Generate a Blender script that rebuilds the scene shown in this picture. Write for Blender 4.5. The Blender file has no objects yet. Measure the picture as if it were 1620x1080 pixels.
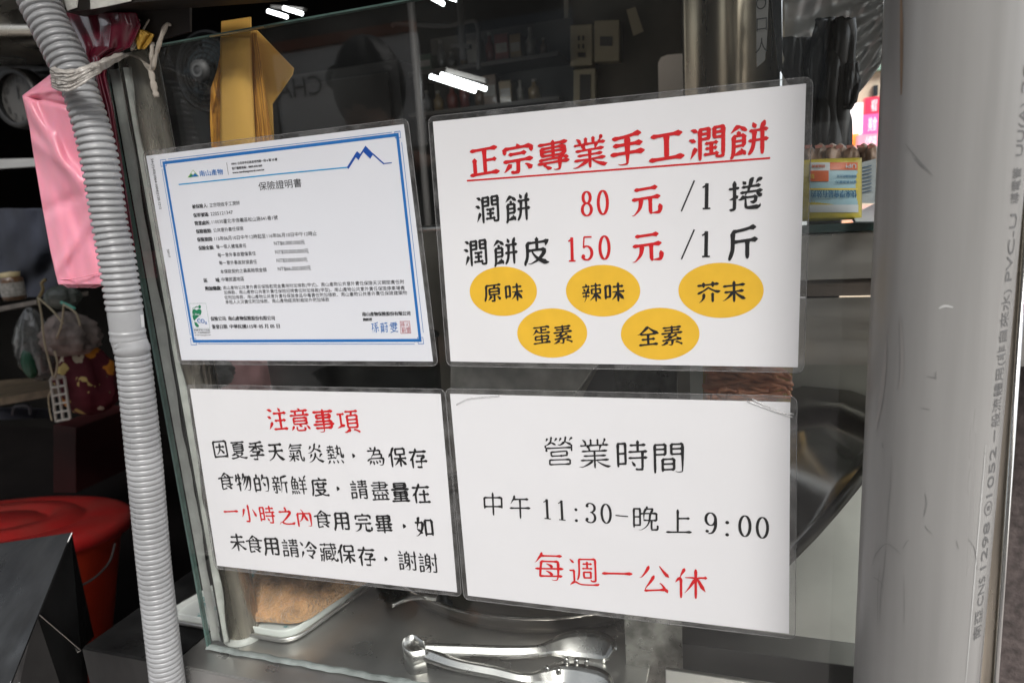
import bpy, bmesh, math, random
from mathutils import Vector, Matrix
random.seed(7)
R = math.radians
sc = bpy.context.scene
COL = sc.collection
PI = math.pi

# ---------------------------------------------------------------- camera, sky, sun, exposure
CAM = Vector((0.57048459, -0.55776658, -0.06851309))
CF = 1064.514
CM = Matrix(((9.48113423e-01, -3.17931021e-01, 8.96160076e-04),
             (3.10352876e-01, 9.26118816e-01, 2.14441205e-01),
             (-6.90074619e-02, -2.03036459e-01, 9.76736488e-01)))
cd = bpy.data.cameras.new('camera'); cam = bpy.data.objects.new('camera', cd); COL.objects.link(cam)
rt, fw, up = CM.col[0], CM.col[1], CM.col[2]
m4 = Matrix.Identity(4)
for i in range(3):
    m4[i][0] = rt[i]; m4[i][1] = up[i]; m4[i][2] = -fw[i]; m4[i][3] = CAM[i]
cam.matrix_world = m4
cd.sensor_width = 36; cd.lens = CF / 1620 * 36; cd.clip_start = 0.02; cd.clip_end = 500
cd.dof.use_dof = True; cd.dof.focus_distance = 0.62; cd.dof.aperture_fstop = 9.0
sc.camera = cam
SUN_EL, SUN_AZ = 42, 148          # azimuth clockwise from +Y: light comes from behind the camera, to its right
w = bpy.data.worlds.new('World'); sc.world = w; w.use_nodes = True
nt = w.node_tree; bg = nt.nodes['Background']
sky = nt.nodes.new('ShaderNodeTexSky'); sky.sky_type = 'NISHITA'; sky.sun_disc = False
sky.sun_elevation = R(SUN_EL); sky.sun_rotation = R(SUN_AZ); sky.dust_density = 3.0; sky.air_density = 1.0
hs = nt.nodes.new('ShaderNodeHueSaturation'); hs.inputs['Saturation'].default_value = 0.25
nt.links.new(sky.outputs[0], hs.inputs['Color']); nt.links.new(hs.outputs[0], bg.inputs['Color'])
bg.inputs['Strength'].default_value = 0.13
sl = bpy.data.lights.new('sun', 'SUN'); sun = bpy.data.objects.new('sun', sl); COL.objects.link(sun)
sl.energy = 1.3; sl.angle = R(22); sl.color = (1, .975, .94)
sd = Vector((math.sin(R(SUN_AZ)) * math.cos(R(SUN_EL)), math.cos(R(SUN_AZ)) * math.cos(R(SUN_EL)), math.sin(R(SUN_EL))))
sun.rotation_euler = sd.to_track_quat('Z', 'Y').to_euler()
sc.view_settings.view_transform = 'Standard'; sc.view_settings.look = 'None'
sc.view_settings.gamma = 1; sc.view_settings.use_curve_mapping = False
sc.view_settings.exposure = 1.07

# ---------------------------------------------------------------- helpers
def ray(px, py): return CM @ Vector(((px - 810) / CF, 1, (540 - py) / CF))
def at(px, py, Y=0.0):            # a point of the photograph measured on the plane y = Y
    d = ray(px, py); return CAM + d * ((Y - CAM.y) / d.y)
def az(px, py, Z):                # the same on the plane z = Z
    d = ray(px, py); return CAM + d * ((Z - CAM.z) / d.z)

def mat(name, col, rough=.5, metal=0, noise=0, nscale=20, stretch=(1, 1, 1), bump=0, bscale=60, bstretch=None,
        rvar=0, col2=None, coat=0, coatr=.1, spec=.5, emit=None, estr=0, alpha=1, sss=0, lo=.35, hi=.65, coatbump=0, sheen=0):
    m = bpy.data.materials.new(name); m.use_nodes = True
    n = m.node_tree; p = n.nodes['Principled BSDF']; L = n.links.new
    p.inputs['Base Color'].default_value = (*col, 1); p.inputs['Roughness'].default_value = rough
    p.inputs['Metallic'].default_value = metal; p.inputs['Specular IOR Level'].default_value = spec
    p.inputs['Coat Weight'].default_value = coat; p.inputs['Coat Roughness'].default_value = coatr
    if sheen: p.inputs['Sheen Weight'].default_value = sheen
    if alpha < 1: p.inputs['Alpha'].default_value = alpha
    if sss: p.inputs['Subsurface Weight'].default_value = sss; p.inputs['Subsurface Scale'].default_value = .01
    if emit: p.inputs['Emission Color'].default_value = (*emit, 1); p.inputs['Emission Strength'].default_value = estr
    tc = n.nodes.new('ShaderNodeTexCoord')
    def nz(scale, st, det=5):
        mp = n.nodes.new('ShaderNodeMapping'); mp.inputs['Scale'].default_value = st
        L(tc.outputs['Object'], mp.inputs[0])
        t = n.nodes.new('ShaderNodeTexNoise'); t.inputs['Scale'].default_value = scale; t.inputs['Detail'].default_value = det
        L(mp.outputs[0], t.inputs['Vector']); return t
    if noise or col2:
        t = nz(nscale, stretch); r = n.nodes.new('ShaderNodeValToRGB')
        r.color_ramp.elements[0].position = lo; r.color_ramp.elements[1].position = hi
        c2 = col2 if col2 else tuple(c * (1 - noise) for c in col)
        r.color_ramp.elements[0].color = (*c2, 1); r.color_ramp.elements[1].color = (*col, 1)
        L(t.outputs['Fac'], r.inputs[0]); L(r.outputs[0], p.inputs['Base Color'])
    if rvar:
        t = nz(nscale * 1.7 + 3, stretch); mr = n.nodes.new('ShaderNodeMapRange')
        mr.inputs['From Min'].default_value = .3; mr.inputs['From Max'].default_value = .7
        mr.inputs['To Min'].default_value = max(.02, rough - rvar); mr.inputs['To Max'].default_value = min(1, rough + rvar)
        L(t.outputs['Fac'], mr.inputs[0]); L(mr.outputs[0], p.inputs['Roughness'])
    if bump:
        t = nz(bscale, bstretch or stretch, 3); b = n.nodes.new('ShaderNodeBump')
        b.inputs['Strength'].default_value = bump; b.inputs['Distance'].default_value = .01
        L(t.outputs['Fac'], b.inputs['Height']); L(b.outputs[0], p.inputs['Normal'])
    if coatbump:
        t = nz(9, (1, 1, 1), 4); b = n.nodes.new('ShaderNodeBump'); b.inputs['Strength'].default_value = coatbump; b.inputs['Distance'].default_value = .01
        L(t.outputs['Fac'], b.inputs['Height']); L(b.outputs[0], p.inputs['Coat Normal'])
    return m

def clear_mat(name, tint, refl_rough=.0, ior=1.5, back=.02, haze=0, hazecol=(.8, .8, .8), bump=0, bscale=20):
    m = bpy.data.materials.new(name); m.use_nodes = True; n = m.node_tree; L = n.links.new
    n.nodes.remove(n.nodes['Principled BSDF']); out = n.nodes['Material Output']
    tr = n.nodes.new('ShaderNodeBsdfTransparent'); tr.inputs[0].default_value = (*tint, 1)
    gl = n.nodes.new('ShaderNodeBsdfGlossy'); gl.inputs['Roughness'].default_value = refl_rough; gl.inputs['Color'].default_value = (1, 1, 1, 1)
    fr = n.nodes.new('ShaderNodeFresnel'); fr.inputs[0].default_value = ior
    ge = n.nodes.new('ShaderNodeNewGeometry'); mx = n.nodes.new('ShaderNodeMix'); mx.data_type = 'FLOAT'
    L(ge.outputs['Backfacing'], mx.inputs[0]); L(fr.outputs[0], mx.inputs[2]); mx.inputs[3].default_value = back
    ms = n.nodes.new('ShaderNodeMixShader'); L(mx.outputs[0], ms.inputs[0]); L(tr.outputs[0], ms.inputs[1]); L(gl.outputs[0], ms.inputs[2])
    last = ms
    if haze:
        df = n.nodes.new('ShaderNodeBsdfDiffuse'); df.inputs[0].default_value = (*hazecol, 1)
        m2 = n.nodes.new('ShaderNodeMixShader'); L(ms.outputs[0], m2.inputs[1]); L(df.outputs[0], m2.inputs[2]); last = m2
        tc = n.nodes.new('ShaderNodeTexCoord'); t = n.nodes.new('ShaderNodeTexNoise'); t.inputs['Scale'].default_value = bscale; t.inputs['Detail'].default_value = 6
        L(tc.outputs['Object'], t.inputs['Vector'])
        mr = n.nodes.new('ShaderNodeMapRange'); mr.inputs['From Min'].default_value = .4; mr.inputs['From Max'].default_value = .75
        mr.inputs['To Min'].default_value = haze * .3; mr.inputs['To Max'].default_value = haze * 1.6
        L(t.outputs['Fac'], mr.inputs[0]); L(mr.outputs[0], m2.inputs[0])
    if bump:
        tc = n.nodes.new('ShaderNodeTexCoord'); t = n.nodes.new('ShaderNodeTexNoise'); t.inputs['Scale'].default_value = bscale
        L(tc.outputs['Object'], t.inputs['Vector'])
        b = n.nodes.new('ShaderNodeBump'); b.inputs['Strength'].default_value = bump; b.inputs['Distance'].default_value = .01
        L(t.outputs['Fac'], b.inputs['Height']); L(b.outputs[0], gl.inputs['Normal'])
    L(last.outputs[0], out.inputs['Surface']); return m

def tag(o, label=None, cat=None, group=None, kind=None):
    if label: o['label'] = label
    if cat: o['category'] = cat
    if group: o['group'] = group
    if kind: o['kind'] = kind
    return o
def empty(name, loc, label, cat, group=None):
    o = bpy.data.objects.new(name, None); COL.objects.link(o); o.location = loc; o.empty_display_size = .05
    return tag(o, label, cat, group)
class MB:
    def __init__(s): s.v = []; s.f = []
    def add(s, vs, fs):
        k = len(s.v); s.v += [tuple(v) for v in vs]; s.f += [tuple(i + k for i in f) for f in fs]; return s
    def box(s, a, b, M=None):
        x0, y0, z0 = a; x1, y1, z1 = b
        vs = [Vector(c) for c in ((x0, y0, z0), (x1, y0, z0), (x1, y1, z0), (x0, y1, z0), (x0, y0, z1), (x1, y0, z1), (x1, y1, z1), (x0, y1, z1))]
        if M: vs = [M @ v for v in vs]
        return s.add(vs, [(3, 2, 1, 0), (4, 5, 6, 7), (0, 1, 5, 4), (1, 2, 6, 5), (2, 3, 7, 6), (3, 0, 4, 7)])
    def prism(s, pts, d):             # polygon extruded by vector d
        n = len(pts); d = Vector(d)
        vs = [Vector(p) for p in pts] + [Vector(p) + d for p in pts]
        return s.add(vs, [tuple(range(n)), tuple(range(2 * n - 1, n - 1, -1))] + [((i + 1) % n, i, n + i, n + (i + 1) % n) for i in range(n)])
    def poly(s, pts): return s.add(pts, [tuple(range(len(pts)))])
    def tube(s, pts, r, seg=12, caps=True, flat=1.0):
        pts = [Vector(p) for p in pts]; n = len(pts); rs = r if hasattr(r, '__len__') else [r] * n
        t0 = (pts[1] - pts[0]).normalized(); a = t0.orthogonal().normalized()
        rings = []
        for i, p in enumerate(pts):
            t = (pts[min(i + 1, n - 1)] - pts[max(i - 1, 0)]).normalized()
            a = (a - t * a.dot(t)).normalized(); b = t.cross(a)
            rings.append([p + (a * math.cos(2 * PI * k / seg) + b * math.sin(2 * PI * k / seg) * flat) * rs[i] for k in range(seg)])
        vs = [v for rg in rings for v in rg]; fs = []
        for i in range(n - 1):
            for k in range(seg):
                q = (k + 1) % seg; fs.append((i * seg + k, i * seg + q, (i + 1) * seg + q, (i + 1) * seg + k))
        if caps: fs += [tuple(range(seg - 1, -1, -1)), tuple(range((n - 1) * seg, n * seg))]
        return s.add(vs, fs)
    def lathe(s, prof, M=None, seg=48, cap=False):
        vs = []; fs = []
        for (r, z) in prof:
            for k in range(seg):
                v = Vector((r * math.cos(2 * PI * k / seg), r * math.sin(2 * PI * k / seg), z)); vs.append(M @ v if M else v)
        for i in range(len(prof) - 1):
            for k in range(seg):
                q = (k + 1) % seg; fs.append((i * seg + k, i * seg + q, (i + 1) * seg + q, (i + 1) * seg + k))
        if cap: fs += [tuple(range(seg - 1, -1, -1)), tuple(range((len(prof) - 1) * seg, len(prof) * seg))]
        return s.add(vs, fs)
    def grid(s, fn, nu, nv):
        vs = [fn(i / nu, j / nv) for j in range(nv + 1) for i in range(nu + 1)]
        return s.add(vs, [(j * (nu + 1) + i, j * (nu + 1) + i + 1, (j + 1) * (nu + 1) + i + 1, (j + 1) * (nu + 1) + i) for j in range(nv) for i in range(nu)])
    def build(s, name, m, parent=None, smooth=False, bevel=0, solid=0, subd=0, fix=True):
        me = bpy.data.meshes.new(name); me.from_pydata(s.v, [], s.f)
        if isinstance(m, (list, tuple)):
            for x in m: me.materials.append(x)
        else: me.materials.append(m)
        if fix:
            b = bmesh.new(); b.from_mesh(me); bmesh.ops.recalc_face_normals(b, faces=b.faces); b.to_mesh(me); b.free()
        if smooth: me.polygons.foreach_set('use_smooth', [True] * len(me.polygons))
        o = bpy.data.objects.new(name, me); COL.objects.link(o)
        if parent: 
            o.parent = parent; o.matrix_parent_inverse = Matrix.Translation(parent.location).inverted() if parent.type == 'EMPTY' else Matrix.Identity(4)
        if solid: md = o.modifiers.new('s', 'SOLIDIFY'); md.thickness = solid; md.offset = 0
        if subd: md = o.modifiers.new('d', 'SUBSURF'); md.levels = subd; md.render_levels = subd
        if bevel: md = o.modifiers.new('b', 'BEVEL'); md.width = bevel; md.segments = 2; md.limit_method = 'ANGLE'
        return o
def catmull(pts, n=8):
    P = [Vector(p) for p in pts]; P = [P[0] * 2 - P[1]] + P + [P[-1] * 2 - P[-2]]; out = []
    for i in range(1, len(P) - 2):
        for k in range(n):
            t = k / n; a, b, c, d = P[i - 1:i + 3]
            out.append(.5 * ((2 * b) + (c - a) * t + (2 * a - 5 * b + 4 * c - d) * t * t + (3 * b - a - 3 * c + d) * t ** 3))
    out.append(P[-2]); return out

# ---------------------------------------------------------------- materials
STEEL = mat('brushed_steel', (.74, .72, .69), .34, 1, noise=.22, nscale=9, stretch=(.15, 1, 2), rvar=.08, bump=.015, bscale=160, bstretch=(.03, 1, 1))
STEELV = mat('vertical_brushed_steel', (.68, .61, .51), .28, .75, col2=(.16, .14, .12), nscale=45, stretch=(1, 1, .08), rvar=.1, bump=.02, bscale=160, bstretch=(1, 1, .03))
STEELH = mat('counter_steel', (.60, .59, .57), .34, .9, noise=.18, nscale=12, rvar=.10)
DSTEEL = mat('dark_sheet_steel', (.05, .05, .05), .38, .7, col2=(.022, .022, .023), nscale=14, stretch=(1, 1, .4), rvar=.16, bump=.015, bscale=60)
POLISH = mat('polished_steel', (.56, .55, .53), .27, 1, noise=.12, nscale=14, rvar=.06)
PVC = mat('grey_pvc', (.31, .305, .295), .36, 0, noise=.45, nscale=16, stretch=(1.5, 1.5, .09), rvar=.1, lo=.25, hi=.7, bump=.03, bscale=60, bstretch=(1, 1, .1), spec=.45)
HOSE = mat('grey_hose_plastic', (.355, .36, .368), .3, 0, noise=.3, nscale=14, spec=.5, rvar=.06)
PINK = mat('pink_bag_plastic', (.92, .32, .42), .34, noise=.10, nscale=8, bump=.35, bscale=16, bstretch=(1, 1, .45), sss=.25, spec=.45)
SEAL = mat('grey_sealant', (.38, .385, .37), .35, noise=.3, nscale=30, bump=.2, bscale=60)
SEALW = mat('white_sealant', (.52, .53, .50), .4, noise=.35, nscale=40, bump=.3, bscale=50)
PAPER = mat('white_paper', (.80, .80, .815), .55, bump=.22, bscale=5, coat=.9, coatr=.10, coatbump=.9, noise=.05, nscale=3)
PAPERB = mat('cool_white_paper', (.74, .755, .80), .55, coat=.8, coatr=.12, coatbump=.8, noise=.04, nscale=3)
RED = mat('red_ink', (.60, .008, .012), .5, coat=.5, coatr=.22)
BLACK = mat('black_ink', (.012, .012, .013), .5, coat=.5, coatr=.22)
GREY = mat('soft_black_ink', (.025, .026, .03), .5, coat=.3, coatr=.22)
BLUE = mat('blue_ink', (.012, .15, .46), .5, coat=.5, coatr=.22)
NAVY = mat('navy_ink', (.005, .07, .36), .5, coat=.5, coatr=.22)
CYAN = mat('cyan_ink', (.01, .30, .62), .5, coat=.5, coatr=.22)
GREEN = mat('green_ink', (.01, .20, .09), .5, coat=.5, coatr=.22)
LIME = mat('light_green_ink', (.35, .5, .2), .5, coat=.5, coatr=.22)
SEALR = mat('seal_ink', (.45, .10, .12), .5)
YEL = mat('yellow_print', (.84, .50, .035), .5, coat=.5, coatr=.22, noise=.06, nscale=60)
GLASS = clear_mat('window_glass', (.965, .975, .968), haze=.008, hazecol=(.6, .62, .6), bscale=14)
FILM = clear_mat('laminate_film', (.93, .93, .93), .12, ior=1.45, back=.05, haze=.06, bump=.5, bscale=60)
GLEDGE = mat('glass_edge', (.10, .17, .15), .2, noise=.4, nscale=30, coat=.5)
GROUND = mat('street_paving', (.46, .42, .39), .7, noise=.3, nscale=2, bump=.1, bscale=30)
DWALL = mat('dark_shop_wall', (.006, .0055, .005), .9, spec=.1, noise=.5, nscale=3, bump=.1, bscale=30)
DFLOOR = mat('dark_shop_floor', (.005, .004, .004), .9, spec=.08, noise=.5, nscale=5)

# ---------------------------------------------------------------- brush lettering
# medians of the brush strokes of the printed characters (units of 1/100 em)
STROKES = (
'正/52,39 84,39/13,73 88,73/9,0 91,0/22,47 22,0/52,73 52,0|宗/29,20 25,18 11,2 8,2/70,18 75,17 88,2/26,52 72,52/10,32 90,32/49,80 52,70/12,56 12,70 52,70 88,70 88,56/50,32 49,-2 36,-4 32,-1|專/26,18 26,10/26,10 37,2 42,2/18,51 82,51/82,51 80,62 18,61 18,41 20,40 71,38 80,40 82,41 82,51/50,80 50,30/8,18 92,18/68,28 67,-3 65,-4 55,-5 50,-2/11,73 88,73/12,28 50,30 68,28 76,31/76,31 89,28/71,38 76,31|業/10,19 42,19 43,18 57,18 58,19 90,19/43,18 41,13 26,4 11,-2 4,0/28,59 32,57 33,60/60,80 60,63/16,80 20,78 25,70/25,70 24,63/19,32 82,32/14,46 86,46/33,60 36,46/50,46 50,-4/40,63 90,63/10,63 31,63 33,60 35,63 40,63/80,80 81,78 76,69/76,69 76,63/57,18 60,12 76,3 88,-2 96,0/40,80 40,63/68,62 64,46|手/14,73 18,72 50,74 77,80 83,78/50,74 50,0 48,-3 42,-4 31,-4 26,-1/9,28 91,28/16,52 86,52|工/9,4 91,4/50,68 50,4/14,69 86,69|潤/88,49 67,50 67,76 88,76 88,0 88,-2 84,-4 77,-4 73,-2/12,78 16,78 24,72/48,22 72,22/60,36 60,6/33,63 54,63/33,49 54,50 54,76 33,76 33,-5/67,63 88,63/44,6 76,6/47,36 74,36/20,27 21,24 20,20 10,-1/7,51 10,52 20,46|餅/50,33 92,33/62,59 60,20 55,5 50,-2/32,16 35,8 37,7 40,1/26,77 22,76 7,61/52,59 91,59/84,80 78,62 80,57 80,-4/14,38 38,38/14,24 38,25 38,52 14,52 14,4 9,-6/14,2 19,2 35,8/25,62 27,52/26,77 28,76 42,64/58,80 63,68 64,68|元/35,44 33,24 28,12 16,0 11,-3 6,-2/10,44 90,44/18,72 82,72/62,44 62,3 64,-2 82,-3 88,-2 90,2 92,10 90,18|捲/8,60 29,60/37,44 91,44/8,28 18,30 23,34 30,36/20,80 20,0 18,-3 11,-4 9,-3/68,83 64,80 61,62 58,58 56,46 50,42 50,38 47,35 48,30 44,30 36,24 31,24/78,44 80,36 91,26/41,60 86,60/88,79 82,77 76,68/48,30 49,26 49,3 51,-2 60,-4 82,-4 86,-1 87,5/48,30 51,28 76,28 74,12 66,12 62,14/42,77 48,70|斤/84,77 76,78 53,74 24,72 21,71 21,36 20,22 16,10 11,-2/62,44 62,-3/21,44 89,44|皮/86,66 85,60 82,52/35,41 36,34 40,28 54,11 81,-2 90,-4 94,-2/18,41 52,42 80,40 78,34 74,26 60,12 48,4 32,-2 25,-4 19,-1/52,80 52,42/92,69 86,66 18,66 18,26 14,10 8,-1 9,-5|原/44,18 38,16 32,6 24,0/57,28 82,28 82,58 54,59 33,57 33,28 57,28/57,28 57,-3 54,-4 44,-4/72,16 75,16 88,0/90,75 17,75 16,24 8,0/61,69 56,66 54,59/33,43 82,43|味/66,35 58,30 49,14 37,4/41,40 62,40 68,30 72,29 85,9 90,4 92,4/66,35 68,40 92,40/66,80 66,-4/45,64 87,64/10,20 30,20 30,71 10,71 10,12|辣/69,28 73,32 89,32 89,52 50,53 50,32 66,32 69,28 75,24 82,14 92,3/10,24 38,24/48,69 92,69/9,68 40,68/69,80 69,-4/36,60 30,43 24,38 24,16 22,8 18,0 14,-3/8,40 41,40/69,28 63,23 48,6 43,2 40,2/14,60 18,50 20,48/23,81 26,76 26,68|芥/32,79 32,62/10,36 32,45 50,57 52,57 64,47 81,38 90,36 95,38/33,32 32,16 29,10 20,0 14,-3/10,70 90,70/68,79 68,61/67,32 67,-4|末/10,64 90,64/50,80 50,-4/15,38 44,38 50,36 56,38 85,38/50,36 43,32 32,19 21,10 11,3 6,4/50,36 54,35 64,23 80,10 89,4 95,4|蛋/26,59 36,52 46,48 60,47 90,47/28,66 26,59 24,58 17,49 8,42/50,76 50,48/10,-1 76,0 78,2/50,16 80,16 82,31 20,32 19,16 50,16/50,38 50,0/50,62 74,62/14,76 86,76 83,65/72,16 72,10 76,6 78,2 85,0 90,-4|素/68,28 73,28 78,22 84,20 88,16/66,8 70,9 88,-2 91,-2/18,35 22,33 31,35 32,34 46,34 48,32 58,34 68,40 70,39/14,74 87,74/50,80 50,50/12,18 14,17 30,20 30,18 52,18 76,20 78,22/48,32 46,29 32,24 30,20/52,18 50,-2 48,-4 39,-4 34,-2/6,-2 12,-2 30,9 35,10/20,62 81,62/44,48 42,44 32,38 31,35/8,49 92,49|全/18,50 24,44 77,44 83,50/50,44 50,-2/12,-2 89,-2/6,46 10,46 18,50 34,62 48,76 50,78 66,62 83,50 91,45 96,46/24,22 77,22|注/41,32 86,32/64,61 64,-1/37,61 90,61/34,-2 92,-2/26,26 26,22 12,-1/58,80 61,79 66,70/12,78 15,78 28,72/10,51 22,44|意/45,83 50,80 52,74/15,74 52,74 85,74/22,34 78,34/78,34 77,46 22,46 22,24 24,22 76,22 78,24 78,34/20,12 14,2 10,-2/46,22 46,17 55,12/34,74 32,67 34,58/76,14 80,12 88,1/68,74 68,66 66,57/10,57 90,57/34,10 34,-1 39,-4 66,-4 68,-2 69,4 67,8/28,68 32,67|事/8,24 92,24/17,36 80,36 82,35 82,10/10,73 90,73/50,80 49,-2 48,-4 40,-6 36,-6 30,-3/16,10 82,10/50,61 78,61 80,50 21,49 22,61 50,61|項/43,76 67,75 92,76/74,5 78,5 94,-4/34,-3 39,-4 56,5 62,5/48,30 88,30/88,30 88,60 65,60 48,59 49,14 88,14 88,30/9,68 36,68/7,16 10,16 21,20 22,22 30,23 38,26/67,75 65,60/48,44 88,44/22,68 22,22|因/12,-4 12,76 88,7'
'6 88,-4/50,65 48,37 44,29 35,16 28,12 23,12/48,37 52,36 73,14/25,49 75,49/12,0 88,0|夏/4,-2 12,-4 24,-2 42,2 46,5 56,5 58,2 81,-4 90,-4 96,-2/36,24 72,22 70,17 58,8 56,5/11,76 88,76/49,76 48,66/48,66 78,64 79,34 78,32 38,32 21,34 21,64 22,65 48,66/32,20 33,16 44,8 46,5/38,32 36,24 32,22 32,20 26,19 12,12 6,13/21,44 79,44/21,54 79,54|季/42,60 40,54 26,44 11,36 7,36/50,76 50,44/9,60 58,59 90,60/58,59 62,52 74,44 89,36 93,38/14,76 20,74 50,76 76,80 84,78/26,34 64,33 72,34/10,16 90,16/64,33 62,28 52,24 50,22 50,-3 46,-4 34,-4 30,-2|天/49,72 49,40 40,21 32,10 20,2 12,-2 6,-2/11,42 47,42 49,40 52,42 90,42/14,72 85,72/49,40 62,18 70,9 87,-2 96,-1|氣/38,38 38,23 37,20 38,18 38,-4/26,72 89,72/28,80 26,72 24,71 17,62 12,57/28,60 82,60/18,38 20,37 24,30/37,20 16,1 12,-2 7,0/62,38 57,36 52,28/45,11 48,11 62,2/18,47 75,47 76,20 80,2 84,-4 92,-2 93,8 91,12/11,21 37,20 65,21|炎/78,32 84,33/78,32 70,19/54,84 50,80 47,62 36,50 26,44 18,42 13,41 10,42/49,26 52,24 60,11 69,4 86,-3 94,-1/28,73 20,61 15,61/49,40 49,26 46,24 40,12 26,1 11,-4/79,74 70,62/47,62 68,53 84,44/31,33 27,32 22,22 18,18 16,17|熱/55,66 82,66 82,38 84,24 88,20 92,21 94,31 92,36/66,80 66,56 62,38 55,22 52,20 47,23 41,23 9,20/13,74 43,74/36,52 47,47/55,52 55,50 62,48 66,42 71,39 74,35/12,36 44,36/28,43 28,22/19,8 13,-2 8,-5/80,10 82,8 90,-4/56,10 60,6 63,-3/36,8 38,6 40,-3/9,60 46,60/28,80 28,60/20,52 8,46|為/53,80 50,67 44,61 40,46 36,44 29,36 26,28/12,64 74,64 72,46/66,18 68,17 72,9/27,16 24,14 16,-2/36,14 38,14 38,12 40,0/24,80 32,72/8,18 21,27 26,28 88,28 89,24 88,12 84,-2 79,-5 70,-5 66,-2/50,16 53,15 57,4/40,46 81,46 79,28|保/34,32 59,32 64,29 68,32 92,32/64,29 68,28 78,14 90,3 93,2/64,50 86,51 85,76 42,76 42,51 64,50/64,50 64,-4/64,29 56,24 44,9 34,2/34,82 30,79 22,64 20,54 21,52 21,-4/20,54 14,52 8,44 6,39|存/38,23 92,23/80,48 78,43 67,35 65,32 64,-3 51,-4 46,-2/10,67 90,67/40,81 39,70 34,64 34,60 24,44 22,39 22,-4/22,36 15,34 9,28/46,49 80,48|食/26,40 74,40/75,56 74,24/7,52 11,52 24,56 28,54 73,54 75,56/48,16 62,10 67,8 69,5 83,-3/80,20 76,16 70,12 67,8/26,24 74,24/26,55 25,-2 32,-2 50,2/51,78 47,76 38,68 27,60 26,55/80,20 86,20/74,24 80,20/51,78 66,64 75,60 75,56 79,57 89,54 96,55/44,64 50,61 51,54|物/12,60 36,60/26,80 26,-4/8,26 24,30 28,33 38,35/80,64 77,48 68,25 60,10 49,-2/56,80 52,64 50,62 42,46/52,64 91,64 89,25 85,2 80,-3 72,-4 68,-2/12,76 12,60 7,48 8,43/64,64 64,57 58,42 46,22|的/26,82 24,64/59,65 89,64 88,23 84,2 79,-2 66,-2/12,6 40,6 40,64 12,64 12,-2/12,37 40,37/62,80 59,65 57,64 50,49/60,42 72,24|新/8,30 47,30/28,47 28,-1 22,-3 17,0/8,48 48,48/58,46 92,46/89,77 85,78 60,72 58,70 58,26 55,8 51,-2/38,20 42,18 46,10/10,70 46,70/16,64 19,56 17,48/44,65 40,63 36,54 36,48/25,81 28,76 30,70/81,46 81,-4/15,20 10,8|鮮/54,61 90,61/43,14 49,0/86,80 80,68 81,61/25,83 21,80 20,72 12,58 13,24 44,24 44,55 12,56/13,12 12,2 8,-4/23,12 24,0/57,80 62,69 62,61/72,61 72,-4/20,72 36,71 32,59 28,54 28,23/56,42 88,42/31,14 34,12 36,0/86,80 90,82/52,21 92,21/13,40 44,40|度/27,24 37,24 39,21 41,24 79,23 76,16 64,8 63,4/42,60 43,36 73,36 74,60/39,21 40,16 52,8 53,4/48,82 53,80 55,71/91,70 16,70 15,20 8,-2/20,-2 26,-4 52,2 53,4 61,4 66,1 82,-4 90,-4 96,-2/26,52 90,52|請/44,50 92,50/12,50 34,50/46,74 90,74/68,80 68,51/20,80 24,74 23,71/52,26 86,26/52,-4 52,39 86,38 86,-3 84,-4 76,-5 72,-2/49,63 89,63/12,38 34,38/52,14 86,14/8,64 36,64/11,1 34,1 34,24 11,24 11,-4|盡/8,64 92,64/50,80 50,40/10,40 90,40/18,76 78,76 80,74 80,53 18,52/8,-2 92,-2/40,19 40,-2/20,19 80,19 80,-2/60,19 60,-2/58,32 62,26/36,33 38,28/76,34 80,34 90,22/14,24 10,21/14,24 20,19/18,32 14,24/20,19 20,-2|量/16,8 84,8/20,30 82,30/82,30 80,40 50,38 20,40 20,20 80,19 82,20 82,30/50,38 50,-2/8,-3 92,-3/8,50 92,50/22,68 78,68/22,68 22,77 23,78 76,78 78,76 78,60 77,58 23,58 22,60 22,68|在/22,36 16,34 8,27/41,81 42,78 38,67 34,62 33,57 22,39 23,-4/10,65 90,65/41,33 86,33/64,52 64,-2/37,-2 90,-2|一/8,39 92,39|小/50,78 50,0 48,-4 32,-3/75,56 84,39 93,18/28,57 23,55 19,38 9,19|時/42,31 92,31/50,20 58,8/42,49 92,49/80,49 79,-3 67,-4 62,-2/11,15 32,15 '
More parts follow.
